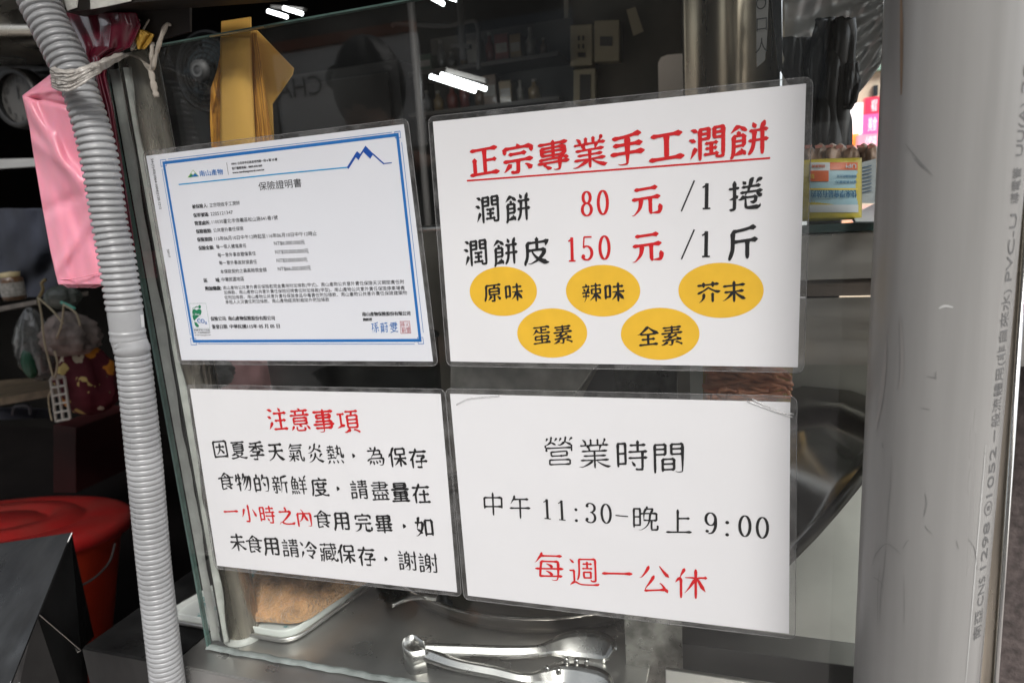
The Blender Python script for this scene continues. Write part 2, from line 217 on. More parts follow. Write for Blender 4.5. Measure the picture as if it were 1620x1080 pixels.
'32,74 11,74 11,7/46,68 88,68/11,45 32,45/67,80 67,50|之/14,60 77,60 78,58 76,52 58,34 44,22 30,12 28,10 18,8 10,0 10,-4/28,10 30,6 36,2 52,-2 86,-1 90,0 96,4/48,80 54,70 52,60|內/36,78 42,73 46,66 48,60 61,34 66,26 74,21/50,56 42,38 36,29 28,21 21,21/15,-4 15,58 46,58 50,56 52,58 86,57 86,-1 84,-4 80,-4 71,-4 68,-2|用/9,-8 9,-2 14,7 18,26 19,74 85,73 84,0 83,-3 76,-4 69,-4 64,-2/18,26 85,26/19,50 85,50/50,74 50,-4|完/12,54 12,69 51,70 87,69 88,55/48,80 50,76 51,70/10,32 90,32/36,32 35,18 29,6 16,-2 9,-4 5,-2/62,32 62,2 64,-2 84,-3 90,-2 92,8 90,12/26,51 74,51|畢/17,64 82,64/50,76 50,-4/8,36 91,36/82,64 82,76 81,76 50,76 18,76 17,50 82,50 82,64/12,7 88,7/14,20 86,20/26,50 26,21/73,50 73,21|如/8,60 40,60 43,60 44,57 40,34 34,20 28,10 20,2 12,-3 6,-2/28,83 24,80 22,64 20,58 14,30 28,20 30,20 33,14 38,12/56,6 88,6/56,-2 56,70 88,69 88,0|未/50,80 50,-4/50,36 55,39 90,39/10,39 46,39 56,32 61,26 80,9 89,3 95,4/50,36 42,32 38,26 21,10 10,3 8,4/17,64 83,64|冷/46,13 48,13 55,8 61,6 62,3 70,-3/60,76 64,74 76,59 85,50 88,48 96,48/60,76 57,74 42,55 32,48 28,48/8,76 11,74 20,60/56,52 58,52 64,45/40,34 80,34 78,26 61,6/20,30 10,2|藏/66,80 66,66 69,63 72,30 73,21 75,20 74,10 84,-4 88,-4 92,-2 93,0 94,6 92,10/51,44 51,32/37,32 62,32 61,18 37,18/92,56 26,56 25,14 20,-2 21,-6/34,80 34,68/51,18 51,6/37,6 63,6 66,4/61,44 37,44 37,0/10,74 90,74/80,66 82,66 87,62 87,56/8,24 26,24/12,24 12,6 8,-4/12,39 26,39/74,10 66,4 65,1 60,-4 56,-4/12,56 12,39/85,45 86,42 82,29 79,22 75,20|謝/40,41 59,41/40,28 40,70 59,69 59,28 56,26 59,24 58,-2 56,-4 50,-4 44,-2/68,58 92,58/86,80 86,0 85,-3 81,-4 76,-4 72,-2/12,37 27,37/56,26 42,11 36,6/50,80 48,70/12,50 27,50/36,28 54,28 56,26/9,64 29,64/12,0 28,1 28,23 12,24 12,-4/40,56 59,56/14,81 18,80 20,72/69,43 74,26|營/20,-2 82,-2/20,-2 21,12 80,12 82,11 82,-2/48,58 52,56 57,57 69,66/16,76 12,69/57,76 52,68/26,66 20,60 10,56/10,56 9,50 12,48 12,37/88,56 88,38/29,81 26,66/12,48 88,48/26,66 40,58/44,76 38,69/90,76 88,76 82,69/69,66 88,56/72,80 69,66/60,24 74,25 74,36 72,38 26,36 27,24 60,24|間/13,63 42,63/13,48 42,48 42,76 13,76 13,-4/34,20 65,20/34,4 65,4 65,34 34,34 34,0/88,48 58,48 58,76 88,76 88,0 86,-3 82,-4 74,-4 69,-1/58,63 88,63|中/14,28 86,28/14,22 14,62 86,62 86,23/50,80 50,-4|午/50,67 50,-4/28,80 25,67 22,66 12,50/9,34 90,34/25,67 83,67|晚/56,80 55,72 52,72 45,59 45,32 88,31 88,56 45,56 32,55/71,30 71,3 72,-2 90,-2 92,2 92,9 91,12/11,15 32,15 32,73 11,73 11,8/55,72 75,72 74,66 71,62 70,57 66,53 65,35 61,21 55,11 46,3 34,-4 27,-2/11,44 32,44|上/9,0 91,0/46,78 46,0/46,48 84,48|每/8,31 92,31/56,-2 59,-5 70,-5 74,-2 77,14 78,53 26,54 20,8 88,8/26,71 89,70/29,80 26,71 23,69 10,52 6,51/40,24 44,23 56,16 56,8/42,46 44,46 56,40 57,38 57,32|週/11,76 21,66/22,7 27,6 38,0 48,-2 91,-2 95,1/22,7 10,-1 10,-4/10,42 22,42 22,7/32,14 36,23 38,42 38,76 86,76 86,13 85,10 81,9 75,9 72,12/48,48 76,48/62,68 62,48/50,62 75,62/51,31 52,37 72,37 72,20 52,20 51,31|公/64,26 67,26 72,20 76,14 78,8 82,6 86,-2/22,4 78,8/48,48 41,34 24,12 22,4/64,77 77,58 90,44/34,76 30,66 19,50 12,43 8,43|休/34,55 58,55 62,50 66,50 69,47 79,27 88,14/62,78 62,46 62,-4/20,53 15,51 7,41/62,50 56,44 44,24 32,10/62,50 68,55 91,55/31,80 30,75 22,62 20,53 22,52 22,-4|孫/42,76 48,74 62,75 84,80 90,79/11,74 32,73 32,68 24,56 22,49 22,-1 20,-4 12,-4/8,28 20,30 24,34 35,38/43,52 46,50 50,52 62,52 63,50 61,49 63,50 64,48 62,44 54,38 52,33 54,36 55,33 52,33/82,20 92,3/62,75 63,70 52,57 50,52/80,44 84,40 86,34 89,32 90,27/48,20 48,16 42,6 38,1 35,0/44,30 52,33 56,31 86,34/65,32 64,-2 64,-4 56,-4 53,-2/80,62 71,53 63,50|蔚/58,44 92,44/63,30 69,16 72,14/25,11 20,0/9,74 90,74/32,80 32,67/48,10 52,0/20,21 51,21/67,80 67,67/24,32 48,32/82,59 82,-2 78,-4 70,-4 66,-2/36,20 36,-4 34,-6 28,-5/14,43 48,44 48,57 14,57 14,30 12,10 8,-1 9,-5|雯/10,-4 38,2 44,4 46,6 55,6 56,4 85,-4 90,-4 96,-2/10,52 11,65 90,65 90,52/50,77 50,40 48,37 50,30/10,29 26,28 50,30 90,29/26,28 28,22 44,10 46,6/62,44 80,44/17,77 84,77/62,54 78,54/20,44 38,44/74,28 70,20 56,10 55,6/22,54 38,54'
)
ST = {}
for _e in STROKES.split('|'):
    _p = _e.split('/')
    ST[_p[0]] = [[tuple(map(int, q.split(','))) for q in x.split(' ')] for x in _p[1:]]
def split(P):
    out=[];cur=[P[0]]
    for i in range(1,len(P)-1):
        cur.append(P[i])
        ax,ay=P[i][0]-P[i-1][0],P[i][1]-P[i-1][1]; bx,by=P[i+1][0]-P[i][0],P[i+1][1]-P[i][1]
        la,lb=math.hypot(ax,ay),math.hypot(bx,by)
        if la<1e-6 or lb<1e-6: continue
        c=(ax*bx+ay*by)/(la*lb)
        if c<0.45: out.append(cur); cur=[P[i]]
    cur.append(P[-1]); out.append(cur)
    r=[]
    for s in out:
        a,b=s[0],s[-1];dx,dy=b[0]-a[0],b[1]-a[1]
        if abs(dy)>0.45*abs(dx):
            if dy>0: s=s[::-1]
        elif dx<0: s=s[::-1]
        r.append(s)
    return r
def stroke_profile(s,L):
    a,b=s[0],s[-1];dx,dy=b[0]-a[0],b[1]-a[1]
    if L<20 and abs(dx)>.3*abs(dy) and dy<0: return [(0,.35),(.65,1.25),(1,.8)] if dx>0 else [(0,1.2),(.3,1.1),(1,.2)]
    if abs(dy)<=.35*abs(dx): return [(0,.7),(.06,1.05),(.2,.72),(.75,.72),(.92,1.3),(1,.6)] if L>24 else [(0,.9),(.4,.75),(1,1.0)]
    if abs(dx)<=.22*abs(dy): return [(0,.7),(.08,1.25),(.25,1.0),(.85,1.0),(1,.75)]
    if dx<0: return [(0,.8),(.1,1.3),(.4,1.0),(1,.12)]
    return [(0,.35),(.3,.75),(.8,1.5),(1,.1)]
def lerp(pr,t):
    for (a,wa),(b,wb) in zip(pr,pr[1:]):
        if t<=b: return wa+(wb-wa)*(t-a)/(b-a)
    return pr[-1][1]
def smooth(s):
    for _ in range(2):
        if len(s)<3: return s
        q=[s[0]]
        for i in range(len(s)-1):
            (x0,y0),(x1,y1)=s[i],s[i+1]
            if i>0: q.append((.75*x0+.25*x1,.75*y0+.25*y1))
            if i<len(s)-2: q.append((.25*x0+.75*x1,.25*y0+.75*y1))
        q.append(s[-1]); s=q
    return s
def ribbon(s,pr,w):
    """-> outline polygon quads as list of (l,r) pairs"""
    s=smooth([tuple(map(float,p)) for p in s])
    d=[0]
    for a,b in zip(s,s[1:]): d.append(d[-1]+math.hypot(b[0]-a[0],b[1]-a[1]))
    L=d[-1] or 1
    ts=sorted(set([round(x,4) for x in [q[0] for q in pr]+[x/L for x in d]+[.5]]))
    res=[]
    for t in ts:
        l=min(t*L,L-1e-6)
        k=max(i for i in range(len(d)) if d[i]<=l+1e-9); k=min(k,len(s)-2)
        a,b=s[k],s[k+1];u=(l-d[k])/((d[k+1]-d[k]) or 1)
        x,y=a[0]+(b[0]-a[0])*u,a[1]+(b[1]-a[1])*u
        tx,ty=b[0]-a[0],b[1]-a[1];n=math.hypot(tx,ty) or 1
        h=lerp(pr,t)*w/2
        res.append(((x-ty/n*h,y+tx/n*h),(x+ty/n*h,y-tx/n*h)))
    # pointed round caps
    (l,r)=res[0];h=math.hypot(l[0]-r[0],l[1]-r[1])/2
    tx,ty=s[1][0]-s[0][0],s[1][1]-s[0][1];n=math.hypot(tx,ty) or 1
    m=((l[0]+r[0])/2-tx/n*h*.8,(l[1]+r[1])/2-ty/n*h*.8); q=h*.35
    res.insert(0,((m[0]-ty/n*q,m[1]+tx/n*q),(m[0]+ty/n*q,m[1]-tx/n*q)))
    (l,r)=res[-1];h=math.hypot(l[0]-r[0],l[1]-r[1])/2
    tx,ty=s[-1][0]-s[-2][0],s[-1][1]-s[-2][1];n=math.hypot(tx,ty) or 1
    m=((l[0]+r[0])/2+tx/n*h*.8,(l[1]+r[1])/2+ty/n*h*.8); q=h*.35
    res.append(((m[0]-ty/n*q,m[1]+tx/n*q),(m[0]+ty/n*q,m[1]-tx/n*q)))
    return res
def glyph(strokes,w,tilt=.10):
    out=[]
    for P in strokes:
        for s in split(P):
            s=[(x,y+tilt*(x-48)) for x,y in s]
            a,b=s[0],s[-1]
            L=sum(math.hypot(q[0]-p[0],q[1]-p[1]) for p,q in zip(s,s[1:]))
            if L<4: continue
            out.append(ribbon(s,stroke_profile(s,L),w))
    return out
# ---------------------------------------------------------------- writing
class Ink:
    """collects flat ink shapes in the plane y = Y as one mesh; each shape a hair in front of the one before"""
    def __init__(s, Y=-.0019): s.m = MB(); s.Y = Y; s.k = 0
    def put(s, pts):
        s.k += 1; y = s.Y - (s.k % 37) * 6e-6
        s.m.add([(x, y, z) for x, z in pts], [tuple(range(len(pts)))])
    def ribbon(s, rib, X):
        s.k += 1; y = s.Y - (s.k % 37) * 6e-6
        vs = []
        for l, r in rib:
            for q in (l, r): x, z = X(q); vs.append((x, y, z))
        s.m.add(vs, [(2 * i, 2 * i + 1, 2 * i + 3, 2 * i + 2) for i in range(len(rib) - 1)])
    def build(s, name, m, parent): return s.m.build(name, m, parent, fix=False)
def frame(c, u, size, sx=1.0):
    """glyph units (0..100, centre 48,37) to plane coordinates round c along direction u"""
    v = Vector((-u.y, u.x))
    def X(q):
        a = (q[0] - 48) / 92 * size * sx; b = (q[1] - 37) / 92 * size
        p = c + u * a + v * b; return p.x, p.y
    return X
def at2(px, py): p = at(px, py); return Vector((p.x, p.z))
def hsize(px, py, h): return (at2(px, py - h / 2) - at2(px, py + h / 2)).length
def brushline(ink, text, p0, p1, h, w, sx=.92, pos=None, dens=True):
    a, b = at2(*p0), at2(*p1); n = len(text); u = (b - a).normalized() if n > 1 else Vector((1, 0))
    mid = ((p0[0] + p1[0]) / 2, (p0[1] + p1[1]) / 2); size = hsize(*mid, h)
    for i, ch in enumerate(text):
        c = a + (b - a) * (i / max(1, n - 1))
        if pos: c = at2(*pos[i])
        if ch == '，':
            X = frame(c, u, size, 1); ink.ribbon(ribbon([(44, 44), (50, 36), (42, 24)], [(0, .5), (.4, 1.5), (1, .1)], w * 1.1), X); continue
        S = ST[ch]; X = frame(c, u, size, sx)
        d = 1.0
        if dens:
            tot = sum(len(x) for x in S); d = 1.12 if len(S) < 5 else (1.0 if len(S) < 9 else .84 if len(S) < 13 else .74)
        for rb in glyph(S, w * d): ink.ribbon(rb, X)
DIG = {}
def arc(cx, cy, rx, ry, a0, a1, n=18): return [(cx + rx * math.cos(R(a0 + (a1 - a0) * i / n)), cy + ry * math.sin(R(a0 + (a1 - a0) * i / n))) for i in range(n + 1)]
DIG['0'] = [('o', arc(25, 50, 19, 45, 90, 450, 36))]
DIG['8'] = [('o', arc(25, 73, 15, 22, 90, 450, 30)), ('o', arc(25, 27, 19, 23.5, 90, 450, 30))]
DIG['1'] = [('v', [(27, 3), (27, 95)]), ('t', [(12, 80), (20, 85), (28, 95)]), ('t', [(13, 3), (41, 3)])]
DIG['3'] = [('o', arc(22, 73, 18, 21, 150, -80, 22)), ('o', arc(20, 27, 21, 25, 88, -150, 26)), ('d', (8, 80)), ('d', (6, 18))]
DIG['5'] = [('t', [(9, 94), (42, 94)]), ('t', [(10, 94), (7, 52)]), ('o', arc(20, 31, 22, 27, 130, -150, 28)), ('d', (6, 18))]
DIG['9'] = [('o', arc(24, 68, 18, 27, 0, 360, 32)), ('o', [(42, 70)] + arc(20, 52, 23, 47, 12, -100, 18)), ('d', (11, 14))]
DIG[':'] = [('d', (25, 22)), ('d', (25, 74))]
DIG['-'] = [('t', [(2, 50), (48, 50)])]
DIG['/'] = [('v', [(-2, -3), (50, 103)])]
def digit(ink, ch, c, u, h, thick, thin, sx=1.0):
    v = Vector((-u.y, u.x))
    def X(q): p = c + u * ((q[0] - 25) / 100 * h * sx) + v * ((q[1] - 50) / 100 * h); return p.x, p.y
    for kind, P in DIG[ch]:
        if kind == 'd':
            rr = thick * .62; ink.put([X((P[0] + rr * math.cos(2 * PI * k / 14), P[1] + rr * math.sin(2 * PI * k / 14))) for k in range(14)]); continue
        res = []
        for i, p in enumerate(P):
            a = P[max(0, i - 1)]; b = P[min(len(P) - 1, i + 1)]
            if kind == 'o' and P[0] == P[-1] or (kind == 'o' and math.hypot(P[0][0] - P[-1][0], P[0][1] - P[-1][1]) < .01):
                a = P[i - 1] if i else P[-2]; b = P[i + 1] if i < len(P) - 1 else P[1]
            tx, ty = b[0] - a[0], b[1] - a[1]; n = math.hypot(tx, ty) or 1
            h2 = (thin + (thick - thin) * abs(ty / n) ** 1.5) / 2 if kind == 'o' else (thick if kind == 'v' else thin) / 2
            res.append(((p[0] - ty / n * h2, p[1] + tx / n * h2), (p[0] + ty / n * h2, p[1] - tx / n * h2)))
        ink.ribbon(res, X)
def digits(ink, items, h, thick, thin, u, sx=1.0):
    for ch, px, py, hh in items: digit(ink, ch, at2(px, py), u, hsize(px, py, hh or h), thick, thin, sx)
def font_mesh(text):
    cu = bpy.data.curves.new('t', 'FONT'); cu.body = text; cu.resolution_u = 3
    o = bpy.data.objects.new('t', cu); COL.objects.link(o)
    dg = bpy.context.evaluated_depsgraph_get(); e = o.evaluated_get(dg); me = e.to_mesh()
    v = [tuple(x.co[:2]) for x in me.vertices]; f = [tuple(p.vertices) for p in me.polygons]
    e.to_mesh_clear(); bpy.data.objects.remove(o); bpy.data.curves.remove(cu)
    return v, f
FM = {}
def fontline(ink, text, p0, p1, h, bold=0, rot=None):
    """printed sans line from left end p0 to right end p1 (pixels of the photograph), h = em height in pixels"""
    if text not in FM: FM[text] = font_mesh(text)
    v, f = FM[text]
    if not v: return
    a, b = at2(*p0), at2(*p1); u = (b - a); W = u.length; u = u / W; n = Vector((-u.y, u.x))
    x0 = min(q[0] for q in v); x1 = max(q[0] for q in v)
    mid = ((p0[0] + p1[0]) / 2, (p0[1] + p1[1]) / 2)
    H = hsize(*mid, h) if rot is None else rot
    sxx = W / (x1 - x0)
    offs = [0] if not bold else [-bold * .6, 0, bold * .6]
    for o in offs:
        ink.k += 1; y = ink.Y - (ink.k % 37) * 6e-6; vs = []
        for q in v:
            p = a + u * ((q[0] - x0) * sxx + o) + n * ((q[1] - .38) * H); vs.append((p.x, y, p.y))
        ink.m.add(vs, f)
def inkpath(ink, pts, wd, close=False):
    P = [at2(*p) for p in pts]
    if close: P.append(P[0])
    for a, b in zip(P, P[1:]):
        d = (b - a).normalized(); n = Vector((-d.y, d.x)) * wd / 2; e = d * wd / 2
        ink.put([tuple(a - e - n), tuple(b + e - n), tuple(b + e + n), tuple(a - e + n)])
def inkpoly(ink, pts): ink.put([tuple(at2(*p)) for p in pts])

def sheet(root, q, paper, border, Y=0.0, warp=.0006, seed=0, radius=.006):
    """paper sheet q (TL, TR, BR, BL pixels) inside a clear film with rounded corners"""
    A = [at2(*p) for p in q]
    def bil(u, v): a = A[0].lerp(A[1], u); b = A[3].lerp(A[2], u); return a.lerp(b, v)
    mb = MB()
    pts = [(p.x, -.0016, p.y) for p in A]
    mb.prism([pts[3], pts[2], pts[1], pts[0]], (0, .0004, 0))
    mb.build('paper', paper, root)
    c = sum(A, Vector((0, 0))) / 4
    ex = (A[1] - A[0]).normalized(); ez = Vector((-ex.y, ex.x))
    w2 = ((A[1] - A[0]).length + (A[2] - A[3]).length) / 4; h2 = ((A[0] - A[3]).length + (A[1] - A[2]).length) / 4
    rim = []
    corners = [(A[1] + (ex + ez) * border), (A[0] + (-ex + ez) * border), (A[3] + (-ex - ez) * border), (A[2] + (ex - ez) * border)]
    for k, cc in enumerate(corners):
        s1 = (1, -1, -1, 1)[k]; s2 = (1, 1, -1, -1)[k]
        o = cc - (ex * s1 + ez * s2) * radius
        for j in range(7):
            t = R(90 * k + 90 * j / 6); rim.append(o + (ex * math.cos(t) + ez * math.sin(t)) * radius)
    MB().prism([(p.x, -.0011, p.y) for p in rim], (0, .0005, 0)).build('laminate_film', FILM, root)
    t = MB(); t.tube([(p.x, -.0010, p.y) for p in rim + rim[:1]], .00035, 5, caps=False)
    t.build('film_edge', FEDGE, root, smooth=True)
FEDGE = mat('film_edge_plastic', (.28, .28, .28), .25, coat=.5, alpha=.55)

# ---------------------------------------------------------------- setting
MB().poly([(-60, -60, -1.42), (60, -60, -1.42), (60, 60, -1.42), (-60, 60, -1.42)]).build('street_ground', GROUND).__setitem__('kind', 'structure')
def struct(mb, name, m, **k): return tag(mb.build(name, m, **k), kind='structure')
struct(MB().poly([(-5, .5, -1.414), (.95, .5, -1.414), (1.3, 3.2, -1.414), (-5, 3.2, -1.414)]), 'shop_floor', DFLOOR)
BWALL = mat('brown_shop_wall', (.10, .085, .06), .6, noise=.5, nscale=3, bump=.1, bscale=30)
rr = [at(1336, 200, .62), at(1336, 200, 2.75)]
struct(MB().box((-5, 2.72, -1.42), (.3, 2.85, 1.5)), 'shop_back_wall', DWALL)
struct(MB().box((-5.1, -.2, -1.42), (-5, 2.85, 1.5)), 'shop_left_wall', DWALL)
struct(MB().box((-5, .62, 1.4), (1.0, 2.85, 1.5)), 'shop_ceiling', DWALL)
struct(MB().prism([(rr[0].x, .62, -1.41), (rr[1].x, 2.85, -1.41), (rr[1].x - .08, 2.85, -1.41), (rr[0].x - .05, .62, -1.41)], (0, 0, 2.8)), 'sky_blocking_wall', DWALL)  # added edge-on to keep sky light out of the open right side
CANV = mat('shading_canvas', (.13, .15, .14), .7, noise=.2, nscale=5)
aw = empty('awning', (0, .2, .62), 'unseen flat awning added to shade the stall, above the window', 'awning')  # out of view, added to shade the upper part of the stall
aw.location = (0, .3, .62)
MB().box((-1.6, -.46, .64), (1.9, .6, .66)).build('shading_canvas', CANV, aw)
MB().box((-1.6, -.48, .60), (1.9, -.46, .67)).build('shading_bar', STEEL, aw)

# opposite side of the street, seen only as reflections in the window
FAC = mat('grey_facade', (.14, .125, .105), .7, noise=.3, nscale=1.5)
fb = empty('street_building', (0, -9, -1.42), 'grey tiled building across the street, mirrored faintly in the window', 'building')
MB().box((-14, -9.6, -1.42), (14, -9, 7)).build('wall', FAC, fb)
REFL = mat('pale_reflection_panel', (.62, .60, .55), .5, noise=.15, nscale=3)  # pale panels added so the notices pick up soft bright reflections
for sx_, sw_ in ((-7.5, 2.2), (-3.2, 2.6), (1.2, 1.8), (4.6, 2.4)): MB().box((sx_, -8.98, -1.40), (sx_ + sw_, -8.9, .62)).build('bright_reflection_panel', REFL, fb)
WIN = mat('dark_window', (.03, .035, .04), .1, coat=1)
first = None
for i in range(9):
    for j in range(2):
        x = -12.5 + i * 3.1; z = .9 + j * 3
        if not first:
            first = MB().box((0, -8.99, 0), (1.7, -8.93, 1.5)).build('window', WIN, fb); first.location = (x, 0, z)
        else:
            c = first.copy(); COL.objects.link(c); c.location = (x, 0, z)

# sign board mirrored in the glass: real board stands across the pavement, text reads normally from the stall
def mir(px, py, Y): p = at(px, py, Y); return Vector((p.x, -p.y, p.z))
BRD = mat('light_grey_signboard', (.85, .83, .80), .5, noise=.1, nscale=3)
b0, b1, b2, b3 = mir(440, 76, 3.2), mir(655, 60, 3.2), mir(655, 250, 3.2), mir(440, 250, 3.2)
zt = (b0.z + b1.z) / 2; zb = zt - .62
bd = empty('shop_signboard', (b0.x, -3.2, zb), 'pale signboard with dark rings and capital letters, mirrored in the glass behind the dark head', 'signboard')
MB().box((b0.x - .05, -3.26, zb), (b1.x + .0, -3.2, zt)).build('board', BRD, bd)
MB().box((b0.x - .05, -3.25, zt + .002), (b1.x + .0, -3.18, zt + .06)).build('top_trim', mat('rust_trim', (.30, .11, .06), .6), bd)
BK = mat('signboard_black', (.015, .015, .015), .5)
v, f = font_mesh('CHA')
p0 = mir(508, 141, 3.2); k = .125
tx = MB(); tx.add([(p0.x + .02 - (q[0] - 0) * k * 1.25, -3.19, p0.z - .03 + q[1] * k * 1.3) for q in v], f); tx.build('lettering', BK, bd, fix=False)
for dx in (0, .13):
    MB().lathe([(.035, 0), (.07, 0), (.07, .01), (.035, .01), (.035, 0)], Matrix.Translation((p0.x + .12 + dx, -3.19, p0.z + .05)) @ Matrix.Rotation(R(-90), 4, 'X'), 20).build('ring', BK, bd)

# ---------------------------------------------------------------- the window
gl = empty('stall_window', (-.034, 0, -.566), 'clear glass pane of the stall front that carries the four notices', 'window')
MB().box((-.034, 0, -.566), (.735, .005, .102)).build('glass', GLASS, gl)
MB().box((-.0365, -.0002, -.566), (-.034, .0052, .102)).build('glass_edge', GLEDGE, gl)
MB().box((-.034, -.0002, .102), (.735, .0052, .1035)).build('glass_top_edge', GLEDGE, gl)
def seal_strip(x0, x1, y0, y1, m, name, amp, ph, zt=.09, n=90):
    mb = MB()
    def fn(u, v):
        z = -.562 + (zt + .562) * v
        wv = amp * (math.sin(z * 31 + ph) + .6 * math.sin(z * 77 + ph * 2) + .35 * math.sin(z * 190 + ph * 5) * max(0, math.sin(z * 13)))
        x = x0 + (x1 - x0) * u + wv * u
        return (x, y0 + (y1 - y0) * math.sin(u * PI), z)
    mb.grid(fn, 4, n); return mb.build(name, m, gl, smooth=True)
seal_strip(-.033, -.020, .0062, .0085, SEAL, 'sealant', .0012, 1)
seal_strip(-.0180, -.0160, .0066, .0095, mat('dark_gap', (.03, .034, .032), .3, noise=.4, nscale=60), 'sealant_gap', .0011, 2.2)
seal_strip(-.015, -.0065, .0062, .0105, SEALW, 'sealant_bead', .0022, 4)
sb = MB(); sb.grid(lambda u, v: (-.036 + .86 * u, -.003 + .010 * v + .0006 * math.sin(u * 90), -.568 + .0028 * math.sin(v * PI) + .0005 * math.sin(u * 210)), 160, 4)
sb.build('bottom_sealant', mat('dull_sealant', (.26, .29, .28), .65, noise=.4, nscale=40, spec=.2), gl, smooth=True)

# round steel post behind the pane
po = empty('steel_post', (.006, .034, -.57), 'round stainless steel corner post behind the left edge of the glass', 'post')
MB().tube([(-.009, .034, -.57), (-.014, .034, -.2), (-.022, .034, .13)], .0195, 32).build('tube', STEELV, po, smooth=True)
MB().lathe([(.0245, 0), (.0245, .002), (.020, .006), (.0186, .007)], Matrix.Translation((-.009, .034, -.5695)), 32).build('foot_ring', SEALW, po, smooth=True)

# ---------------------------------------------------------------- counter
rp_ = empty('rear_bounce_panel', (.2, .6, -.57), 'added steel panel reflecting light onto the counter, mostly hidden by the notices', 'panel')  # added so that its reflection brightens the counter top
MB().box((-.10, .615, -.60), (.60, .620, -.11)).build('sheet', mat('bounce_steel', (.36, .34, .29), .4, .9, noise=.4, nscale=4), rp_)
MB().tube([(-.10, .612, -.108), (.60, .612, -.108)], .006, 10).build('rolled_edge', STEEL, rp_, smooth=True)
ct = empty('stall_counter', (.2, .1, -1.2), 'stainless steel counter top under the glass, with a folded front edge', 'counter')
cl0 = az(128, 1025, -.57)
MB().box((-.058, -.032, -.574), (.48, .46, -.570)).build('top', STEELH, ct, bevel=.001)
MB().box((cl0.x, -.032, -.574), (-.060, .46, -.570)).build('side_top', DSTEEL, ct, bevel=.001)
MB().box((cl0.x, -.034, -.66), (-.060, -.030, -.571)).build('side_front', DSTEEL, ct, bevel=.001)
MB().box((-.058, -.034, -.66), (1.0, -.030, -.571)).build('front_panel', STEELH, ct, bevel=.001)
MB().box((cl0.x - .002, -.030, -1.40), (cl0.x, .46, -.575)).build('side_panel', DSTEEL, ct)
dv = at(1078, 600, .07); 
MB().box((.455, .085, -.60), (.515, .088, .0)).build('divider_strip', mat('spotted_steel', (.42, .41, .38), .35, .9, noise=.5, nscale=60, rvar=.15), ct)
# right bay: steel sheet, channel and ledge
MB().box((.518, .22, -.75), (.79, .224, -.2)).build('bay_back_sheet', mat('bay_sheet', (.68, .70, .65), .40, .5, noise=.25, nscale=8, rvar=.1, bump=.15, bscale=8), ct)
MB().box((.48, -.030, -.574), (.80, .055, -.570)).build('ledge', STEEL, ct)
MB().box((.50, .055, -.580), (.80, .060, -.545)).build('ledge_lip', STEEL, ct, bevel=.001)
MB().box((.50, .10, -.60), (.80, .14, -.545)).build('channel', mat('dark_channel', (.15, .15, .15), .35, .8), ct, bevel=.001)
MB().box((.505, .062, -.60), (.80, .098, -.59)).build('channel_floor', STEELH, ct)

# shelf box at the right, behind the glass
sh = empty('shelf_box', (.68, .3, -.3), 'stainless shelf with a dark glass top at the right, behind the pane', 'shelf')
zs = at(1330, 368, .16).z
MB().box((.50, .16, zs - .045), (1.05, .60, zs)).build('steel_face', STEEL, sh, bevel=.001)
MB().box((.50, .157, zs + .001), (1.05, .60, zs + .009)).build('glass_top', mat('dark_green_glass', (.01, .03, .028), .05, coat=1), sh)
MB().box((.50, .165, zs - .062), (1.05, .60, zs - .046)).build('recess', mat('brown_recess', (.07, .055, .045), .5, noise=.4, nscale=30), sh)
MB().box((.50, .158, zs - .13), (1.05, .162, zs - .063)).build('lower_sheet', STEEL, sh)

# corner panel right of the pipe
a, b, c, d = at(1350, 300, .02), at(1626, 300, .02), at(1587, 1090, .02), at(1350, 1090, .02)
cp = empty('corner_panel', (c.x, .02, -.6), 'brushed steel corner panel standing behind the large grey pipe', 'panel')
MB().prism([(.70, .02, b.z), (b.x, .02, b.z), (c.x, .02, -.9), (.69, .02, -.9)], (0, .012, 0)).build('sheet', STEELV, cp)
MB().tube([(b.x, .018, b.z), (c.x, .018, -.9)], .0022, 8).build('edge', mat('bright_steel_edge', (.75, .74, .72), .2, 1), cp, smooth=True)

# ---------------------------------------------------------------- big grey pipe
def pipe_fit(rows, Y):
    pts = []
    for (y, xl, xr) in rows:
        dl, dr = ray(xl, y).normalized(), ray(xr, y).normalized()
        m = (dl + dr).normalized(); h = dl.angle(dr) / 2
        p = CAM + m * ((Y - CAM.y) / m.y); dd = (p - CAM).length
        pts.append((p, dd * math.sin(h)))
    return pts
pf = pipe_fit([(0, 1397, 1648), (1080, 1352, 1545)], -.062)
(pa, ra), (pb, rb) = pf
zr = sum((ra, rb)) / 2
ax = (pa - pb).normalized(); PR = (ra + rb) / 2 * .985
pp = empty('grey_pipe', pb - ax * .9, 'large grey plastic drain pipe with printed lettering, at the right of the photo', 'pipe')
top, bot = pa + ax * .35, pb - ax * .85
MB().tube([bot, pb, pb.lerp(pa, .5), pa, top], PR, 96).build('pipe_wall', PVC, pp, smooth=True)
tocam = (CAM - (pa + pb) / 2); tocam = (tocam - ax * tocam.dot(ax)).normalized(); side = ax.cross(tocam) * 1.0
if side.dot(rt) < 0: side = -side
def cyl(ang, s, lift=.0003):     # ang degrees to the right of the camera-facing line, s metres up the axis from pb
    return pb + ax * s + (tocam * math.cos(R(ang)) + side * math.sin(R(ang))) * (PR + lift)
def proj(p):
    d = p - CAM; return (810 + CF * d.dot(rt) / d.dot(fw), 540 - CF * d.dot(up) / d.dot(fw))
def s_of_row(y, ang):
    lo, hi = -.2, 1.2
    for _ in range(40):
        m = (lo + hi) / 2
        if proj(cyl(ang, m))[1] > y: lo = m
        else: hi = m
    return lo
INKP = mat('pipe_print', (.14, .14, .14), .6)
tm = MB(); A0 = 60; GH = .0098
